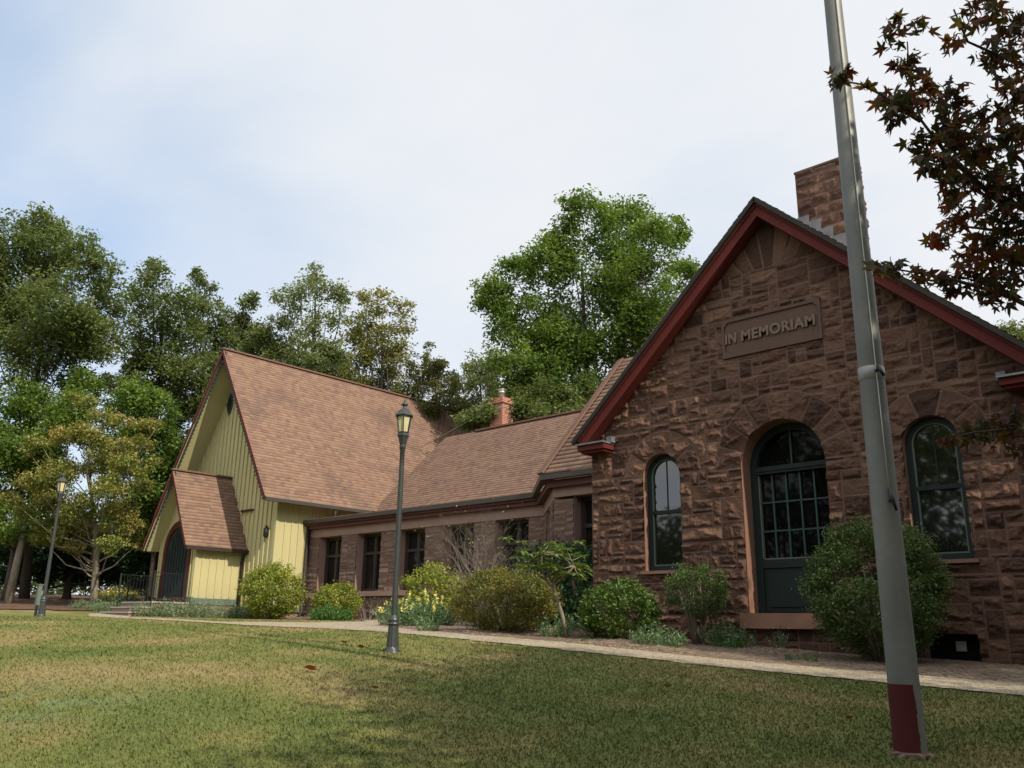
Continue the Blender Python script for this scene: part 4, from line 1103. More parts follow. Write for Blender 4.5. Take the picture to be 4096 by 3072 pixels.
# ------------------------------------------------------------------ small things
mt_ = thing('utility_meter', 'pale grey utility meter on the corner of the stone hall behind the rhododendron', 'meter', (-9.80, 13.4, 1.05))
mb = MB(); mb.box(-9.86, -9.705, 13.25, 13.55, .75, 1.15); mb.build('housing', M_GREY, mt_)
mb = MB(); mb.tube([(-9.86, 13.4, 1.25), (-9.74, 13.4, 1.25)], .09, 16); mb.build('dial', M_PAPER, mt_)
mb = MB(); mb.tube([(-9.73, 13.4, .75), (-9.73, 13.4, -.05)], .02, 8); mb.build('conduit', M_GREY, mt_)
p = at(87, 1262, 24.5); gb = gz(p[0], p[1])
ub = thing('utility_box', 'small grey utility box on a stake in the shade behind the distant lamp post', 'utility box', (p[0], p[1], gb))
mb = MB(); mb.box(p[0]-.07, p[0]+.07, p[1]-.05, p[1]+.05, gb+.3, gb+.85); mb.box(p[0]-.085, p[0]+.085, p[1]-.065, p[1]+.065, gb+.85, gb+.88); mb.build('housing', M_SILL, ub)
mb = MB(); mb.box(p[0]-.03, p[0]+.03, p[1]-.03, p[1]+.03, gb-.2, gb+.3); mb.build('stake', M_DARKMET, ub)
#VEGETATION
# ------------------------------------------------------------------ foliage
def leaf_quads(C, size, tone, updir=.5, droop=0.0, aspect=.55, r=rng):
    n = len(C)
    nr = r.normal(0, 1, (n, 3)); nr[:, 2] = np.abs(nr[:, 2])+updir
    nr /= np.linalg.norm(nr, axis=1)[:, None]
    a = r.normal(0, 1, (n, 3)); a[:, 2] -= droop
    a -= nr*(a*nr).sum(1)[:, None]; a /= np.linalg.norm(a, axis=1)[:, None]+1e-9
    b = np.cross(nr, a)
    s = (size*r.uniform(.65, 1.3, n))[:, None]
    fold = nr*s*.12
    V = np.stack([C-a*s*.5, C+b*s*.5*aspect+fold, C+a*s*.55, C-b*s*.5*aspect+fold], 1).reshape(-1, 3)
    return V, np.arange(4*n).reshape(-1, 4), np.clip(tone, 0, 1)
def sphere_pts(n, r=rng):
    v = r.normal(0, 1, (n, 3)); return v/np.linalg.norm(v, axis=1)[:, None]

def tree(name, label, cat, base, blobs, lmat, bmat, leaf, cover=2.2, trunk_r=.2, group=None, seed=0, sub=.44, flat=1.0, loose=.0, fork=.45, droop=0.0, depthfrac=.7, limbs=True):
    """blobs: world centre + radius of each mass of the crown; leaves grow in tufts round twigs inside every mass"""
    r = np.random.default_rng(seed+100)
    base = np.array(base, float)
    t = thing(name, label, cat, base, group)
    B = np.array([b[:3] for b in blobs]); Rr = np.array([b[3] for b in blobs])
    # every mass gets its own distance so that the crown is round in depth too
    top = B[:, 2].max(); low = B[:, 2].min()
    C, tone = [], []
    twig = MB()
    axis_top = np.array([np.average(B[:, 0], weights=Rr), np.average(B[:, 1], weights=Rr), low+(top-low)*.72])
    def axis(f): 
        p = base+(axis_top-base)*f
        return p+np.array([math.sin(f*5+seed)*.12, math.cos(f*4+seed)*.12, 0])*min(1, 3*f)
    mbt = MB()
    nseg = 9
    pts = [axis(i/nseg) for i in range(nseg+1)]; pts[0] = pts[0]-np.array([0, 0, .3])
    mbt.tube(pts, [trunk_r*(1.25 if i == 0 else 1)*(1-.80*(i/nseg)) for i in range(nseg+1)], 9)
    for c, rad in zip(B, Rr):
        k = max(8, int(13*(1-loose)+rad*3.5))
        f = np.clip((c[2]-base[2])/(axis_top[2]-base[2])*.72-.08, fork*.6, .93)
        s = axis(f); m = (s+c)/2+np.array([0, 0, -.12*np.linalg.norm(c-s)])+r.normal(0, .1, 3)*rad
        if limbs:
            rb = max(.018, trunk_r*(1-.8*f)*.32)
            mbt.tube([s, s*.6+m*.4+r.normal(0, .05, 3), m, (m+c)/2+r.normal(0, .08, 3)*rad, c], [rb, rb*.85, rb*.65, rb*.45, rb*.25], 6)
        sp = sphere_pts(k, r)*(r.uniform(.35, 1.0, k)**.6)[:, None]*rad*.92
        sp[:, 2] *= flat
        for q in sp:
            cc = c+q; rs = rad*sub*r.uniform(.7, 1.35)
            n = int(cover*6.2*rs*rs/(leaf*leaf*.5)*r.uniform(.7, 1.3))
            u = sphere_pts(n, r)*(r.uniform(0, 1, n)**.6)[:, None]*rs*1.15*np.array([1.2, 1.2, .95])
            C.append(cc+u)
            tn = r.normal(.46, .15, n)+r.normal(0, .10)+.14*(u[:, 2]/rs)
            tone.append(tn)
            if limbs and rad > .35:
                twig.tube([c*.8+cc*.2 if False else c, (c+cc)/2+np.array([0, 0, -.05*rad]), cc], [max(.008, rb*.22), max(.006, rb*.15), .005], 4, False)
    C = np.concatenate(C); tone = np.concatenate(tone)
    V, F, tn = leaf_quads(C, np.full(len(C), leaf), tone, .5, droop, r=r)
    link_np('crown', V, F, lmat, t, tone=tn)
    mbt.v += []; o = len(mbt.v)
    mbt.v += twig.v; mbt.f += [[i+o for i in f] for f in twig.f]; mbt.sm += twig.sm
    mbt.build('trunk', bmat, t)
    return t
def pxblobs(lst, depth, spread=.9, seed=0):
    r = np.random.default_rng(seed); out = []
    for x, y, rp_ in lst:
        d = depth+r.uniform(-1, 1)*spread
        p = at(x, y, d); out.append((*p, rp_/(FPX/PX)*d))
    return out
def fill_depth(bl, n, seed, push=1.0):
    """extra masses behind and beside the seen ones, so that the crown is as deep as it is wide"""
    r = np.random.default_rng(seed+7); B = np.array(bl); c = B[:, :3].mean(0); out = list(bl)
    dirv = c/np.linalg.norm(c); dirv[2] = 0
    wid = np.ptp(B[:, 0])+np.ptp(B[:, 1])
    for i in r.choice(len(bl), n):
        b = bl[i]; q = np.array(b[:3])+dirv*r.uniform(.5, 1.6)*b[3]*push+r.normal(0, .2, 3)*b[3]
        out.append((*q, b[3]*.9))
    return out
def bg_tree(label, name, lst, depth, basepx, lmat, bmat, leaf, seed, cover=1.6, trunk=.2, spread=1.2, extra=4, cat='tree', **kw):
    bl = pxblobs(lst, depth, spread, seed)
    bl = fill_depth(bl, extra, seed)
    p = at(basepx, 1250, depth); g = gz(p[0], p[1])
    return tree(name, label, cat, (p[0], p[1], g), bl, lmat, bmat, leaf, cover, trunk, 'trees standing behind the buildings', seed, **kw)

bg_tree('large bright green maple rising behind the stone hall', 'maple_tree',
        [(1262,480,62),(1340,490,62),(1415,530,62),(1462,497,32),(1230,445,28),(1188,560,62),(1115,605,55),(1062,640,42),(1285,585,85),(1390,610,80),(1478,600,40),(1150,690,70),(1085,705,42),(1240,690,80),(1340,700,80),(1200,780,88),(1110,775,55),(1290,790,70),(1400,700,60),(1500,580,26),(1440,660,45),(1130,850,60)],
        38, 1315, L_BRIGHT, B_GREY, .17, 1, 1.5, .30, 1.8, 7, sub=.38)
bg_tree('airy grey green tree with sky showing through, left of the yellowish olive tree', 'tree',
        [(665,615,45),(710,640,40),(622,650,34),(735,690,32),(640,700,40),(600,690,22),(690,700,45),(660,770,55),(720,770,45),(610,770,40),(680,590,24),(745,640,20)],
        46, 690, L_GREY, B_GREY, .17, 2, .85, .2, 1.2, 3, sub=.34)
bg_tree('yellowish olive tree with thin upper twigs behind the middle of the chapel ridge', 'tree',
        [(815,650,34),(862,665,26),(880,705,24),(790,700,38),(840,720,38),(810,760,50),(870,780,45),(775,790,45),(840,830,45),(785,640,18),(885,660,14),(760,730,25)],
        42, 820, L_OLIVE, B_GREY, .15, 3, 1.0, .17, 1.0, 3, sub=.35)
bg_tree('rusty brown and green tree low behind the right end of the chapel ridge', 'tree',
        [(915,778,20),(938,800,28),(900,825,36),(962,835,30),(930,870,40),(990,870,30),(880,855,30),(928,750,12),(955,785,14),(975,815,16),(890,795,16)],
        40, 930, L_RUST, B_DARK, .14, 4, 1.25, .14, 1.0, 4, sub=.38)
bg_tree('pale airy tree between the rusty tree and the big maple', 'tree',
        [(1030,785,34),(1000,815,34),(1065,800,34),(1045,840,45),(1085,860,40),(1010,870,40),(1060,760,22),(985,850,24)],
        44, 1040, L_GREY, B_DARK, .15, 5, 1.0, .14, 1.0, 3, sub=.36)
bg_tree('dark green undergrowth tree right behind the brick chimney', 'tree',
        [(1110,880,48),(1170,865,55),(1225,880,50),(1060,890,38),(1140,920,45),(1200,920,50),(1265,850,40),(1250,910,40),(1020,910,35)],
        36, 1180, L_DARK, B_DARK, .15, 6, 1.7, .15, 1.2, 4)
bg_tree('tallest broad tree at the far left edge with dark forked trunk', 'tree',
        [(30,510,62),(100,480,38),(110,545,60),(180,545,45),(215,590,40),(50,620,75),(150,640,75),(235,640,45),(255,690,35),(25,720,70),(110,730,70),(200,730,60),(60,800,55),(-40,560,70),(-50,680,80),(160,800,55)],
        37, 60, L_DARK, B_DARK, .16, 7, 1.25, .20, 1.6, 6, sub=.40)
bg_tree('dark leafy tree between the far left tree and the chapel gable', 'tree',
        [(330,600,38),(300,650,45),(375,655,48),(345,720,60),(290,760,50),(400,730,45),(340,810,60),(270,840,50),(400,810,45),(330,570,18)],
        40, 340, L_DARK, B_DARK, .16, 8, 1.15, .24, 1.4, 4, sub=.39)
bg_tree('slender ragged tree with a leaning branch against the sky left of the chapel peak', 'tree',
        [(432,625,34),(415,680,38),(465,680,38),(445,740,48),(490,730,32),(530,660,24),(548,640,14),(515,690,22),(430,810,50),(480,800,45),(425,590,14),(400,880,45),(450,870,45),(380,940,40)],
        41, 440, L_DARK, B_DARK, .15, 9, 1.3, .17, 1.2, 3, sub=.40)
bg_tree('dark rounded tree just right of the chapel peak', 'tree',
        [(535,735,35),(575,730,34),(560,780,45),(610,760,36),(520,790,36),(600,810,40),(640,820,40)],
        48, 570, L_DARK, B_DARK, .17, 10, 1.5, .18, 1.2, 3)
bg_tree('green tree filling the gap behind the chapel roof below the airy tree', 'tree',
        [(690,800,45),(740,830,48),(650,800,40),(790,850,45),(840,870,40),(720,780,35)],
        44, 720, L_GREY, B_DARK, .16, 11, 1.4, .18, 1.0, 3)
bg_tree('bright green maple behind the dogwood, left of the chapel', 'maple_tree',
        [(300,850,48),(260,900,45),(340,900,48),(310,960,58),(375,980,42),(350,1050,52),(280,1030,55),(390,1070,36),(330,1130,55),(270,1120,45),(240,970,40),(380,1150,36)],
        35.5, 330, L_BRIGHT, B_DARK, .15, 12, 1.6, .16, 1.0, 4)
bg_tree('leafy green tree at the left edge of the lawn beyond the distant lamp post', 'tree',
        [(40,860,50),(100,880,45),(25,950,58),(95,960,50),(-30,1000,60),(40,1040,58),(110,1050,45),(20,1130,52),(-40,1120,60),(90,1140,42),(150,880,45),(180,840,40)],
        34.5, 20, L_BRIGHT, B_DARK, .15, 13, 1.45, .2, 1.2, 5)
bg_tree('broad green tree standing past the left edge of the lawn', 'tree',
        [(-180,560,75),(-260,620,75),(-120,680,60),(-220,740,80),(-320,760,70),(-140,800,65),(-250,860,75),(-340,900,70),(-160,930,65),(-280,1000,75),(-180,1060,65),(-330,1080,70),(-230,1150,65)],
        38, -230, L_DARK, B_DARK, .17, 17, 1.3, .24, 1.6, 5)
bg_tree('small tree crown showing past the right end of the red eave', 'tree',
        [(2182,715,26),(2215,730,30),(2200,760,30),(2165,735,18),(2240,700,30)],
        42, 2210, L_DARK, B_DARK, .15, 14, 1.4, .16, .8, 2)
bg_tree('dark hemlock like tree in the deep shade behind the dogwood trunk', 'tree',
        [(60,1190,45),(130,1190,48),(200,1190,48),(270,1200,45),(330,1200,40),(10,1180,45),(160,1140,45),(90,1230,35),(240,1235,35),(310,1240,32),(30,1235,34),(170,1245,30)],
        38.5, 150, L_YEW, B_DARK, .14, 15, 1.9, .2, 1.0, 6)
bg_tree('second shaded tree behind the chapel porch', 'tree',
        [(350,1180,40),(320,1230,36),(370,1230,30),(300,1190,36),(345,1130,40)],
        36.5, 345, L_YEW, B_DARK, .13, 16, 1.8, .14, .8, 3)
# far wood seen only as a dark mass between the trunks
def far_wood():
    r = np.random.default_rng(77); C = []; tn = []
    for i in range(260):
        a = r.uniform(-62, 34); x = a; y = r.uniform(46, 60)+max(0, -a-20)*-.25
        h = r.uniform(2.0, 9.5); rad = r.uniform(1.3, 2.4)
        n = int(rad*rad*150); u = sphere_pts(n, r)*(r.uniform(0, 1, n)**.4)[:, None]*rad
        C.append(np.array([x, y, gz(x, y)+h])+u); tn.append(r.normal(.4, .15, n)+r.normal(0, .1))
    for i in range(150):
        x = r.uniform(-95, -46); y = r.uniform(38, 52); h = r.uniform(1, 13); rad = r.uniform(1.6, 2.8); n = int(rad*rad*110); u = sphere_pts(n, r)*(r.uniform(0, 1, n)**.5)[:, None]*rad
        C.append(np.array([x, y, gz(x, y)+h])+u); tn.append(r.normal(.4, .15, n)+r.normal(0, .1))
    for i in range(170):                      # the low shaded thicket on the left
        x = r.uniform(-75, -37.5); y = r.uniform(19, 36)+max(0, -x-60)*-.5; rad = r.uniform(1.0, 1.9); n = int(rad*rad*170); u = sphere_pts(n, r)*(r.uniform(0, 1, n)**.4)[:, None]*rad
        C.append(np.array([x, y, gz(x, y)+r.uniform(.6, 4.6)])+u); tn.append(r.normal(.3, .15, n))
    C = np.concatenate(C); V, F, t = leaf_quads(C, np.full(len(C), .24), np.concatenate(tn), r=r)
    tag(link_np('far_wood', V, F, L_DARK, tone=t), 'dark mass of the wood far behind the trees', 'wood', kind='stuff')
    # trees across the street behind the photographer, mirrored in the windows and shading nothing in view
    C = []; tn = []
    for i in range(700):
        x = r.uniform(-96, 16); y = r.uniform(-38, -28); top = 9.3 if -47 < x < -31 else 16
        h = r.uniform(.5, top); rad = r.uniform(1.4, 2.4); n = int(rad*rad*40); u = sphere_pts(n, r)*(r.uniform(0, 1, n)**.4)[:, None]*rad
        C.append(np.array([x, y, gz(x, y)+h])+u); tn.append(r.normal(.4, .15, n))
    C = np.concatenate(C); V, F, t = leaf_quads(C, np.full(len(C), .6), np.concatenate(tn), r=r)
    tag(link_np('street_trees', V, F, L_DARK, tone=t), 'dark tree line mirrored in the arched windows', 'wood', kind='stuff')
far_wood()

# dogwood turning orange, in layered sprays
bl = pxblobs([(188,872,26),(160,858,16),(225,900,32),(265,915,28),(320,918,22),(345,915,12),(185,940,36),(130,945,30),(85,955,24),(250,965,38),(310,960,26),(60,975,20),(200,1000,44),(280,1010,40),(330,1000,20),(130,1020,42),(60,1045,34),(25,1080,24),(230,1060,44),(305,1055,30),(100,1085,38),(165,1095,44),(260,1110,40),(55,1110,30),(120,1140,38),(200,1150,36),(290,1140,28),(240,1180,32),(300,1175,22),(160,1180,26),(90,1165,24)], 31.5, 1.3, 31)
p = at(203, 1303, 32.6)
tree('dogwood_tree', 'wide dogwood tree with orange tinged leaves beside the distant lamp post', 'tree', (p[0], p[1], gz(p[0], p[1])), fill_depth(bl, 12, 3), L_DOG, B_TAN, .105, 1.25, .15, None, 31, .38, .6, fork=.3, droop=1.6)
p = at(20, 1285, 33)
t_ = thing('bare_trunk', 'leaning bare trunk in the shade at the left edge of the lawn', 'tree', (p[0], p[1], gz(p[0], p[1])))
mb = MB(); q = at(55, 1130, 33.5); mb.tube([(p[0], p[1], gz(p[0], p[1])-.2), (p+q)/2+np.array([.05, 0, 0]), q], [.17, .13, .10], 9); mb.build('trunk', B_TAN, t_)

# ------------------------------------------------------------------ shrubs
def shrub(name, label, x, y, rx, ry, h, lmat, leaf, seed, cover=2.6, z0=.0, lump=.12, bmat=B_TWIG, stems=7, cat='shrub', updir=.3, aspect=.5, group=None, gaps=.0, tip=.0):
    r = np.random.default_rng(seed+500); g = gz(x, y)
    t = thing(name, label, cat, (x, y, g), group)
    c = np.array([x, y, g+z0+(h-z0)/2]); R = np.array([rx, ry, (h-z0)/2])
    area = 4*math.pi*((rx*ry)**1.6/3+(rx*R[2])**1.6/3+(ry*R[2])**1.6/3)**(1/1.6)
    n = int(area*cover*1.25/(leaf*leaf*.42))
    # tufts of leaves over an uneven surface, with hollows between them
    tr = max(.055, .10*min(rx, R[2])+leaf*.8)
    m = int(area/(tr*tr*2.6))
    u = sphere_pts(m, r)
    A = r.normal(0, 1, (10, 3)); ph = r.uniform(0, 6, 10)
    f = sum(np.sin(u@A[i]*4.2+ph[i]) for i in range(10))/10
    f2 = sum(np.sin(u@A[i]*11+ph[i]*2) for i in range(10))/10
    rad = 1+lump*1.3*f+lump*.7*f2+r.normal(0, lump*.33, m)-.06-.55*np.maximum(r.uniform(-2.2, .35, m), 0)
    if tip: rad = rad+(r.random(m) < .07)*r.uniform(.3, 1, m)*tip*3
    cen = u*rad[:, None]*R
    tt = r.normal(0, .11, m)
    k = r.integers(0, m, n)
    if gaps: k = k[(f2[k] > -gaps) | (r.random(n) < .25)]
    n = len(k)
    P = c+cen[k]+r.normal(0, .62, (n, 3))*tr*np.array([1, 1, .8])-u[k]*R*(r.uniform(0, 1, n)**3*.3)[:, None]
    ttone = tt[k]
    P[:, 2] = np.maximum(P[:, 2], g+.02+.05*r.random(len(P)))
    tn = r.normal(.45, .15, len(P))+ttone
    V, F, tn = leaf_quads(P, np.full(len(P), leaf), tn, updir, 0, aspect, r)
    link_np('foliage', V, F, lmat, t, tone=tn)
    mb = MB()
    for i in range(stems):
        a = r.uniform(0, 6.28); q = c+np.array([math.cos(a)*rx*.6, math.sin(a)*ry*.6, R[2]*r.uniform(-.1, .5)])
        b0 = np.array([x+math.cos(a)*.06, y+math.sin(a)*.06, g-.05]); m = (b0+q)/2+r.normal(0, .05, 3)+np.array([0, 0, .1])
        mb.tube([b0, m, q], [.022, .015, .008], 6)
    mb.build('stems', bmat, t)
    return t
def onY(xp, yp, Y):
    d = _fw+CR*((xp*PX-2048)/FPX)+CU*((1536-yp*PX)/FPX); return d*(Y/d[1])
shrub('round_shrub', 'large round clipped yellow green shrub at the chapel corner', -24.35, 15.45, .98, .95, 1.72, L_LIME, .075, 1, 2.3, lump=.05)
shrub('round_shrub', 'smaller flat topped yellow green shrub beneath the first wing window', -22.75, 16.75, .80, .72, 1.12, L_LIME, .07, 2, 2.3, lump=.07)
shrub('azalea_shrub', 'yellow green shrub behind the yellow flowers under the wing windows', -16.3, 14.9, .72, .75, 1.42, L_LIME, .075, 3, 2.0, lump=.10, z0=.15, tip=.06)
shrub('azalea_shrub', 'wide olive and rusty azalea shrub spilling towards the path', -10.5, 11.3, .98, .92, 1.05, L_AZAL, .042, 4, 1.9, lump=.11, tip=.05)
shrub('holly_shrub', 'dense glossy dark green rounded shrub left of the small arched window', -8.2, 11.45, .64, .62, .92, L_HOLLY, .05, 5, 2.2, lump=.06, updir=.6, tip=.03)
shrub('privet_shrub', 'small mushroom shaped shrub on bare stems between the window and the arched door', -7.22, 12.15, .50, .46, 1.22, L_PRIVET, .036, 6, 1.7, z0=.42, lump=.13, stems=10, gaps=.25, tip=.06)
shrub('privet_shrub', 'big round clipped shrub behind the flagpole beside the arched door', -4.28, 11.68, .84, .80, 1.80, L_PRIVET, .042, 7, 2.5, z0=.05, lump=.06, stems=12, gaps=.6, tip=.04)
shrub('evergreen_shrub', 'dark evergreen mass in the corner behind the leggy rhododendron', -12.1, 14.6, 1.15, .9, 1.75, L_YEW, .085, 8, 1.9, lump=.12, tip=.05)
shrub('evergreen_shrub', 'dark low evergreen pressed against the left corner of the stone hall', -10.3, 13.3, .55, .6, 1.5, L_YEW, .085, 9, 1.9, lump=.12)

def rhodo():
    r = np.random.default_rng(9); D0 = 13.55; p_ = at(1226, 1366, D0); x, y = float(p_[0]), float(p_[1]); g = gz(x, y)
    t = thing('rhododendron', 'leggy rhododendron with crooked bare trunk and rosettes of long leaves', 'shrub', (x, y, g))
    mb = MB()
    def q(px_, py_, dd=0): return at(px_, py_, D0+dd)
    b0 = np.array([x, y, g-.05])
    tr = [b0, q(1215, 1330), q(1205, 1295), q(1192, 1268, .1), q(1178, 1252, .1)]
    mb.tube(tr, [.036, .030, .028, .024, .020], 8)
    tips = []
    br = [(tr[3], (1205, 1238), (1222, 1212, .1)), (tr[4], (1165, 1245), (1148, 1215, .1)), (tr[3], (1212, 1250), (1240, 1222, -.2)), (tr[4], (1190, 1225), (1195, 1190, .2)), (tr[4], (1170, 1225), (1170, 1195, -.2))]
    for s, m, e in br:
        e3 = q(e[0], e[1], e[2]); m3 = q(m[0], m[1], e[2]/2); mb.tube([s, m3, e3], [.018, .013, .009], 6)
        for k in range(7):
            tp = e3+r.normal(0, 1, 3)*np.array([.17, .17, .13]); mb.tube([e3, (e3+tp)/2+np.array([0, 0, -.02]), tp], [.008, .006, .005], 5); tips.append(tp)
    for k in range(26): tips.append(q(1195+r.normal(0, 38), 1218+r.normal(0, 20), r.uniform(-.3, .3)))
    mb.build('trunk', B_TAN, t)
    C = []; V = []; F = []
    for tp in tips:
        for k in range(9):
            a = k/9*6.28+r.uniform(-.3, .3); d = np.array([math.cos(a), math.sin(a), r.uniform(-.35, .45)]); d /= np.linalg.norm(d)
            L = r.uniform(.11, .18); wv = np.cross(d, [0, 0, 1]); wv /= np.linalg.norm(wv); wv *= L*.2
            sag = np.array([0, 0, -.25*L]); o = len(V)
            V += [tp+d*.01, tp+d*L*.5+wv, tp+d*L+sag, tp+d*L*.5-wv]; F.append((o, o+1, o+2, o+3))
    link_np('leaves', np.array(V), np.array(F), L_RHODO, t, tone=r.normal(.5, .2, len(F)))
rhodo()

def twig_shrub(label, x, y, h, wd, seed, n=16, lf=120, thick=.014):
    r = np.random.default_rng(seed); g = gz(x, y)
    t = thing('twiggy_shrub', label, 'shrub', (x, y, g))
    mb = MB(); ends = []
    def grow(p, d, L, rad, lev):
        pts = [p]; rr = [rad]
        for k in range(4):
            d = d+r.normal(0, .13, 3); d[2] += .02; d /= np.linalg.norm(d)
            pts.append(pts[-1]+d*L/4); rr.append(rad*(1-.18*(k+1)))
        mb.tube(pts, rr, 5 if lev == 0 else 4, False)
        if lev < 3:
            for k in range(3 if lev < 2 else 2):
                i = int(r.integers(2, 5)); dd = d+r.normal(0, .55, 3); dd[2] = abs(dd[2])*.7+.1; dd /= np.linalg.norm(dd)
                grow(pts[i], dd, L*r.uniform(.45, .75), rr[i]*.62, lev+1)
        else: ends.append(pts[-1])
    for i in range(n):
        a = i/n*6.28+r.uniform(-.3, .3); s = wd*r.uniform(.15, .95)/h
        d = np.array([math.cos(a)*s, math.sin(a)*s, 1.0]); d /= np.linalg.norm(d)
        grow(np.array([x+math.cos(a)*.12, y+math.sin(a)*.12, g-.05]), d, h*r.uniform(.42, .62), thick, 0)
    mb.build('twigs', B_TWIG, t)
    E = np.array(ends); E = E[r.choice(len(E), min(lf, len(E)), False)]
    V, F, tn = leaf_quads(E+r.normal(0, .02, E.shape), np.full(len(E), .055), r.normal(.5, .2, len(E)), r=r)
    link_np('leaves', V, F, L_OLIVE, t, tone=tn)
twig_shrub('nearly bare twiggy shrub reaching up in front of the wing windows', -12.5, 12.8, 2.6, 1.45, 3, 46, 170, .019)
twig_shrub('little dead shrub with rusty tips below the wing windows', -21.45, 16.9, .95, .35, 4, 5, 40, .02)

def clump(name, label, x, y, rx, ry, h, lmat, seed, n=900, blade=.012, cat='plant', group=None, bloom=None, bloomn=0, leaf=None):
    """upright herbaceous tuft: stems with small leaves all along them"""
    r = np.random.default_rng(seed+900)
    t = thing(name, label, cat, (x, y, gz(x, y)), group)
    m = max(12, n//14)
    a = r.uniform(0, 6.28, m); q = np.sqrt(r.uniform(0, 1, m)); bx, by = x+np.cos(a)*q*rx, y+np.sin(a)*q*ry
    bz = ground(bx, by)
    hh = h*r.uniform(.55, 1.05, m)*(1-.45*q*q)
    lean = np.stack([np.cos(a)*q, np.sin(a)*q, np.zeros(m)], -1)*h*.35+r.normal(0, .05, (m, 3))*h
    tip = np.stack([bx, by, bz+hh], -1)+lean*np.array([1, 1, 0]); b0 = np.stack([bx, by, bz-.02], -1)
    f = r.uniform(.1, 1, (m, 14)); P = (b0[:, None]+(tip-b0)[:, None]*f[..., None]).reshape(-1, 3)+r.normal(0, .018, (m*14, 3))
    V, F, tn = leaf_quads(P, np.full(len(P), leaf or .05), r.normal(.5, .2, len(P)), .1, -1.2, .3, r)
    link_np('foliage', V, F, lmat, t, tone=tn)
    mb = MB()
    for i in range(0, m, 3): mb.tube([b0[i], (b0[i]+tip[i])/2, tip[i]], [.004, .0035, .002], 3, False)
    mb.build('stems', L_LOW, t)
    if bloom:
        s = r.choice(m, min(bloomn, m), False); P = []
        for i in s:
            for k in range(16): P.append(tip[i]+np.array([0, 0, .10*(k/16)+.01])+r.normal(0, .014, 3))
        P = np.array(P); V, F, tn = leaf_quads(P, np.full(len(P), .04), r.normal(.6, .2, len(P)), .2, 0, .8, r)
        link_np('flowers', V, F, bloom, t, tone=tn)
    return t
clump('snapdragons', 'clump of yellow snapdragons in bloom beside the lamp post', -14.45, 12.75, .78, .7, .66, L_LAV, 1, 5200, leaf=.07, cat='flowers', bloom=L_SNAP, bloomn=46)
clump('lavender', 'small feathery tuft growing at the edge of the gravel behind the lamp post', -11.55, 10.45, .16, .16, .36, L_LAV, 2, 500)
clump('lavender', 'blue green feathery tuft left of the rhododendron trunk in front of the azalea', -9.15, 11.0, .20, .2, .40, L_LAV, 3, 800)
clump('lavender', 'feathery tuft around the foot of the rhododendron trunk', -9.35, 11.95, .34, .25, .42, L_LAV, 14, 1200)
clump('lavender', 'fluffy pale green lavender bush in front of the glossy holly', -6.95, 10.65, .27, .24, .40, L_LAV, 4, 1700)
clump('lavender', 'small low sprig just left of the fluffy lavender bush', -7.5, 11.0, .16, .14, .24, L_LAV, 5, 500)
clump('lavender', 'upright green herbs along the wall right of the mushroom shaped shrub', -6.78, 12.2, .34, .22, .42, L_LAV, 6, 1500)
clump('lavender', 'single thin stalk in front of the arched door sill', -5.95, 12.3, .05, .05, .42, L_LAV, 7, 170)
clump('leafy_plant', 'leafy green plants at the foot of the wing below the second window', -22.0, 16.0, .75, .4, .48, L_LOW, 8, 2600, leaf=.09)
clump('leafy_plant', 'sprawling green seedlings beside the gravel in front of the hall', -5.0, 10.85, .26, .12, .1, L_LOW, 9, 260, leaf=.04)
clump('leafy_plant', 'bright green weed at the wall left of the door sill', -6.55, 12.0, .16, .12, .16, L_LOW, 10, 320, leaf=.06)
clump('leafy_plant', 'tiny green weeds by the path below the glossy holly', -8.0, 10.55, .28, .12, .09, L_LOW, 15, 220, leaf=.04)
for i, (x, y, rx, lab) in enumerate(((-27.75, 13.35, .62, 'silvery catmint mound next to the stone steps'), (-26.95, 14.0, .68, 'silvery catmint mound in front of the porch door'), (-26.2, 14.7, .70, 'silvery catmint mound below the porch side wall'), (-25.55, 15.35, .48, 'low grey green catmint mound nearest the round chapel shrub'))):
    clump('catmint', lab, x, y, rx, .6, .62 if i < 3 else .42, L_SILVER, 20+i, 3000, leaf=.06, group='catmint mounds before the chapel')
clump('catmint', 'low silvery plant at the far left of the steps', -32.9, 13.4, .75, .6, .42, L_SILVER, 26, 2600, leaf=.06, group='catmint mounds before the chapel')
clump('catmint', 'pale silvery plant touching the left side of the steps', -31.3, 13.5, .65, .6, .48, L_SILVER, 27, 2600, leaf=.06, group='catmint mounds before the chapel')
p = onY(246, 1290, 15.6)
clump('goldenrod', 'yellow goldenrod in bloom behind the silvery plants by the dogwood trunk', p[0]+.3, 15.6, .95, .6, .62, L_LOW, 28, 1800, leaf=.09, cat='flowers', bloom=L_GOLD, bloomn=110)
hy = thing('hydrangea_bloom', 'pale round hydrangea flower head among the dark leaves by the bay', 'flower', (-13.0, 14.1, .9))
p = at(1081, 1209, 18.0); r_ = np.random.default_rng(3); u = sphere_pts(260, r_)*.12
V, F, tn = leaf_quads(p+u, np.full(260, .045), r_.normal(.6, .2, 260), aspect=.9, r=r_)
L_HYD = leaf_mat('faded_petals', [(.1, (.22, .20, .13)), (1, (.45, .42, .30))], .2)
link_np('petals', V, F, L_HYD, hy, tone=tn)
mb = MB(); mb.tube([p-np.array([0, 0, .1]), (p[0]-.1, p[1]+.2, .6), (p[0]-.15, p[1]+.3, gz(p[0], p[1]))], [.008, .01, .012], 5); mb.build('stem', B_TWIG, hy)

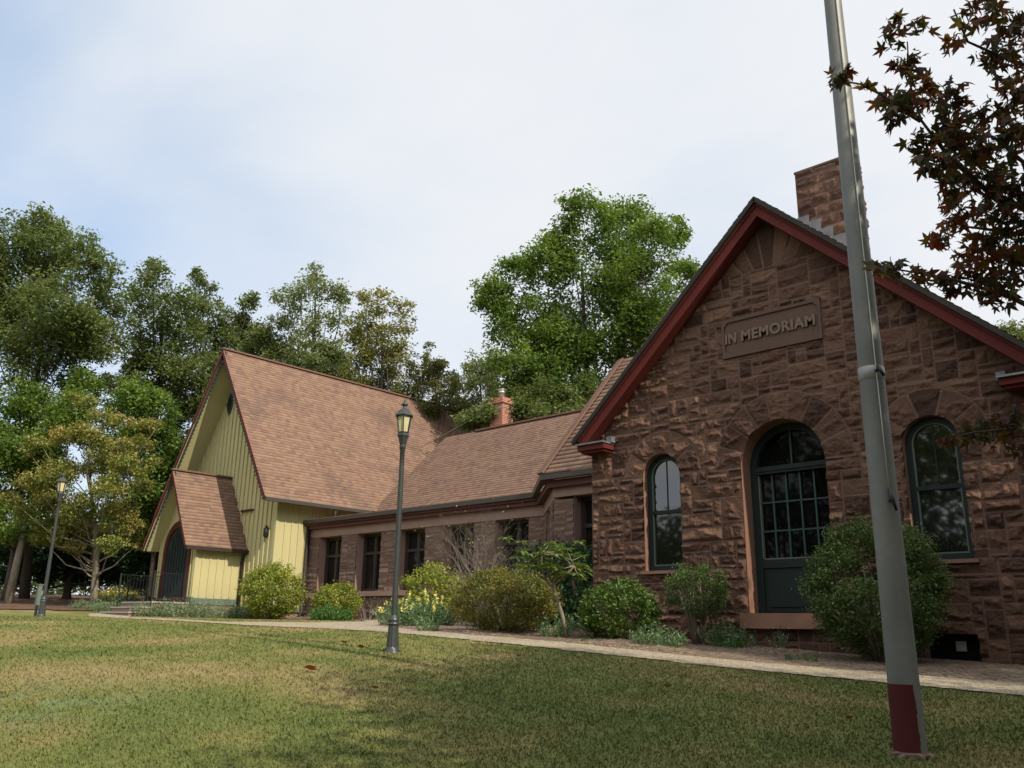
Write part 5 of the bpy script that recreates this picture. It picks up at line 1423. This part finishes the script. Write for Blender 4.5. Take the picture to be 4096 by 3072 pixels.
# fallen leaves on the lawn and path
def fallen(xp, yp, lab, m, s):
    best = None
    d = np.linspace(3, 30, 6000); P = np.stack([at(xp, yp, 1)*k for k in d]); g = ground(P[:, 0], P[:, 1]); i = np.argmax(P[:, 2] < g+.02); p = P[i]
    r = np.random.default_rng(int(xp)); n = 10; a = np.linspace(0, 6.28, n, endpoint=False)+r.uniform(0, 6)
    rad = np.where(np.arange(n) % 2 == 0, 1.0, .5)*s
    V = np.stack([np.cos(a)*rad, np.sin(a)*rad, .35*s*np.cos(a*1.0+1)+.3*s], -1)
    V = np.concatenate([V+p+np.array([0, 0, .012]), [p+np.array([0, 0, .014])]])
    o = link_np('fallen_leaf', V-p, np.array([(i, (i+1) % n, n) for i in range(n)]), m, tone=np.full(n, .6)); o.location = p
    tag(o, lab, 'leaf', 'fallen leaves on the lawn')
M_FALL = painted('fallen_leaf_orange', (.42, .12, .035), .7, .3, scale=20)
M_FALLT = painted('fallen_leaf_tan', (.40, .25, .12), .7, .3, scale=20)
fallen(671, 1450, 'bright orange fallen leaf lying on the lawn left of the lamp post', M_FALL, .085)
fallen(780, 1401, 'orange brown fallen leaf on the grass just left of the lamp post foot', M_FALL, .06)
fallen(744, 1391, 'pale tan fallen leaf near the path edge left of the lamp post', M_FALLT, .05)
fallen(809, 1490, 'small brown fallen leaf on the lawn below the lamp post', M_FALLT, .045)
fallen(1442, 1487, 'tan curled fallen leaf on the shaded lawn edge in front of the hall', M_FALLT, .055)
fallen(1120, 1420, 'tiny brown fallen leaf on the grass right of the lamp post', M_FALLT, .04)
fallen(1835, 1556, 'reddish fallen leaf on the shaded grass left of the flagpole foot', M_FALL, .035)

# ------------------------------------------------------------------ red maple hanging in from the right
def palmate():
    """outline of one five lobed leaf, about 1 long, stem at the origin"""
    lobes = [(-115, .5), (-58, .85), (0, 1.0), (58, .85), (115, .5)]; pts = [(0.0, -.02)]
    seq = []
    for i, (ang, L) in enumerate(lobes):
        a = math.radians(ang)
        if i: 
            am = math.radians((lobes[i-1][0]+ang)/2); seq.append((am, .36))
        seq += [(a-.24, L*.66), (a, L), (a+.24, L*.66)]
    pts += [(math.sin(a)*L, math.cos(a)*L+.12) for a, L in seq]
    return np.array(pts)
PALM = palmate()
def maple():
    r = np.random.default_rng(5); x, y = 3.1, 5.1; g = gz(x, y)
    t = thing('red_maple', 'red leaved maple branches hanging in from the right edge', 'tree', (x, y, g))
    mb = MB()
    D0 = 4.35
    q = lambda a, b, d=0: at(a, b, D0+d)
    trunk = [np.array([x, y, g-.2]), np.array([x-.05, y, 1.0]), np.array([x-.15, y+.1, 2.2]), np.array([x-.1, y+.1, 3.6]), np.array([x, y, 5.4])]
    mb.tube(trunk, [.20, .16, .14, .10, .04], 10)
    limbs = [
        [trunk[1], q(2500, 1000, .4), q(2300, 700, .2), q(2180, 640), q(2080, 610), q(1985, 590, -.05), q(1895, 575, -.1)],
        [trunk[2], q(2450, 520, .5), q(2250, 470, .3), q(2130, 410, .1), q(2050, 340), q(1990, 260), q(1965, 180), q(1960, 90)],
        [trunk[3], q(2480, 150, .9), q(2300, 170, .6), q(2180, 130, .3), q(2090, 90), q(2060, 20)],
        [q(1990, 260), q(1950, 238), q(1905, 205), q(1860, 182), q(1800, 172)],
        [trunk[1], q(2480, 1100, .2), q(2300, 980, .1), q(2190, 925), q(2100, 935), q(2045, 950)],
        [q(2250, 470, .3), q(2170, 500, -.1), q(2090, 490), q(2030, 520)],
        [q(2250, 470, .3), q(2210, 350, -.3), q(2150, 300, -.3), q(2080, 270, -.2)],
    ]
    for i, L in enumerate(limbs): mb.tube(L, [(.028 if i in (0, 4) else .03 if i in (1, 2) else .012)*(1-k/len(L))**2+.003 for k in range(len(L))], 6)
    clusters = [(1925,80,30,14),(1940,45,24,8),(1985,55,30,8),(1960,140,38,22),(1985,200,42,34),(1945,236,40,30),(1905,215,26,12),(2050,210,44,36),(2050,270,40,36),(1990,310,36,26),(2100,310,48,48),(2020,350,36,28),(2060,400,42,40),(2130,390,52,58),(2070,460,44,40),(2160,480,60,66),(2190,300,60,60),(2190,210,50,40),(2150,120,46,34),(2190,60,50,40),(2090,40,34,14),(2130,20,40,22),(2060,90,26,8),(2030,520,30,18),(2110,545,48,42),(2180,570,50,50),(2205,400,50,56),(2090,600,36,26),(2150,625,46,42),(2040,612,26,18),(1985,590,24,16),(1935,582,24,14),(1900,575,16,8),(1808,172,22,11),(1830,150,14,4),(1865,190,12,3),(2075,345,20,12),(2120,250,30,20),(2190,905,44,34),(2140,930,40,30),(2085,940,30,18),(2050,950,16,7),(2200,960,34,22),(2130,640,18,8),(2060,300,30,20),(2220,520,60,60),(2230,150,60,50)]
    P = []; cl = []
    for k, (a, b, rr, n) in enumerate(clusters):
        dz = r.uniform(-.45, .35)
        c = q(a, b, dz); rad = rr/(FPX/PX)*(D0+dz)
        n = int(n*1.42)
        # little shoots carry the leaves
        for j in range(max(2, n//5)):
            e = c+sphere_pts(1, r)[0]*rad*.9; mb.tube([c, (c+e)/2+np.array([0, 0, .02]), e], [.0035, .003, .002], 4, False)
        P.append(c+sphere_pts(n, r)*(r.uniform(.1, 1, n)**.5)[:, None]*rad); cl.append(np.full(n, r.normal(.42, .18)))
    nin = sum(map(len, P))
    # rest of the crown, outside the picture
    for k in range(1500):
        c = np.array([r.uniform(.4, 6.4), r.uniform(1.2, 7.8), r.uniform(2.6, 6.8)])
        if c[2] > 4.3+.32*c[1] or (c[1] < 4.2 and c[0] < 2.3): continue
        v = c-np.array([0, 0, 0]); d_ = v@_fw; u_ = v@CR/d_ if d_ > .1 else 9
        if d_ > .1 and abs(u_) < .66 and abs(v@CU/d_) < .5: continue
        n = 42; P.append(c+sphere_pts(n, r)*(r.uniform(.1, 1, n)**.5)[:, None]*np.array([.75, .75, .45])); cl.append(np.full(n, .45))
    P = np.concatenate(P); cl = np.concatenate(cl); n = len(P)
    size = r.uniform(.028, .066, n)*np.where(np.arange(n) < nin, 1, 2.1)
    # leaves hang: tip mostly downwards and outwards
    tipd = r.normal(0, .65, (n, 3)); tipd[:, 2] -= .75; tipd /= np.linalg.norm(tipd, axis=1)[:, None]
    nr = r.normal(0, 1, (n, 3)); nr -= tipd*(nr*tipd).sum(1)[:, None]; nr /= np.linalg.norm(nr, axis=1)[:, None]
    sd = np.cross(tipd, nr); m = len(PALM)
    curl = (PALM[:, 0]**2)*.55+(PALM[:, 1]**2)*.32
    V = P[:, None]+size[:, None, None]*(PALM[None, :, 0, None]*sd[:, None]+PALM[None, :, 1, None]*tipd[:, None]-curl[None, :, None]*nr[:, None])
    # star of triangles from the stem point
    tri = np.array([(0, i, i+1) for i in range(1, m-1)])
    F = (np.arange(n)[:, None, None]*m+tri[None]).reshape(-1, 3)
    tn = np.repeat(np.clip(cl+r.normal(0, .17, n), 0, 1), len(tri))
    link_np('leaves', V.reshape(-1, 3), F, L_RED, t, tone=tn)
    mb.build('branches', B_DARK, t)
maple()
# street tree outside the frame on the right: it shades the right part of the hall and the lawn
def shade_tree(x, y, h, rad, seed, label):
    r = np.random.default_rng(seed); bl = []
    for k in range(15):
        u = sphere_pts(1, r)[0]*r.uniform(.4, 1)**.5; bl.append((x+u[0]*rad, y+u[1]*rad, gz(x, y)+h*.66+u[2]*h*.30, rad*.34))
    tree('shade_tree', label, 'tree', (x, y, gz(x, y)), bl, L_DARK, B_DARK, .22, 1.0, .2, None, seed, .48)
shade_tree(7.2, 11.7, 12.4, 2.7, 61, 'broad street tree shading the right end of the stone hall from beyond the right edge')
shade_tree(7.6, 5.2, 7.6, 2.4, 62, 'low street tree shading the lawn from beyond the right edge')
shade_tree(8.5, -4.5, 13.0, 4.2, 63, 'tall unseen tree added to block sky light, behind and right of the photographer')  # unseen, added to block sky light on the right side
shade_tree(1.5, -9.0, 14.0, 4.6, 64, 'tall unseen tree added to block sky light, straight behind the photographer')  # also unseen, added to cut the sky light from behind
shade_tree(13.5, 3.0, 9.0, 3.6, 65, 'unseen leafy street tree giving shade from beyond the red maple to the right')  # unseen, thickens the shade on the right
shrub('evergreen_shrub', 'tall unseen evergreen added to darken the right end of the stone hall', -.6, 11.5, 1.0, 1.1, 4.2, L_YEW, .11, 71, 2.0, lump=.12)  # unseen, added to keep sky and sun off the lower right wall
shrub('evergreen_shrub', 'broad unseen evergreen added for shade beside the path beyond the red maple', 1.6, 8.2, 1.2, 1.2, 3.4, L_YEW, .11, 72, 2.0, lump=.12)  # unseen, added to darken the right of lawn and hall
shade_tree(4.2, -1.2, 6.6, 2.9, 66, 'low unseen tree added to deepen the lawn shade, behind the photographer on the right')  # unseen, added to deepen the shade on the right lawn
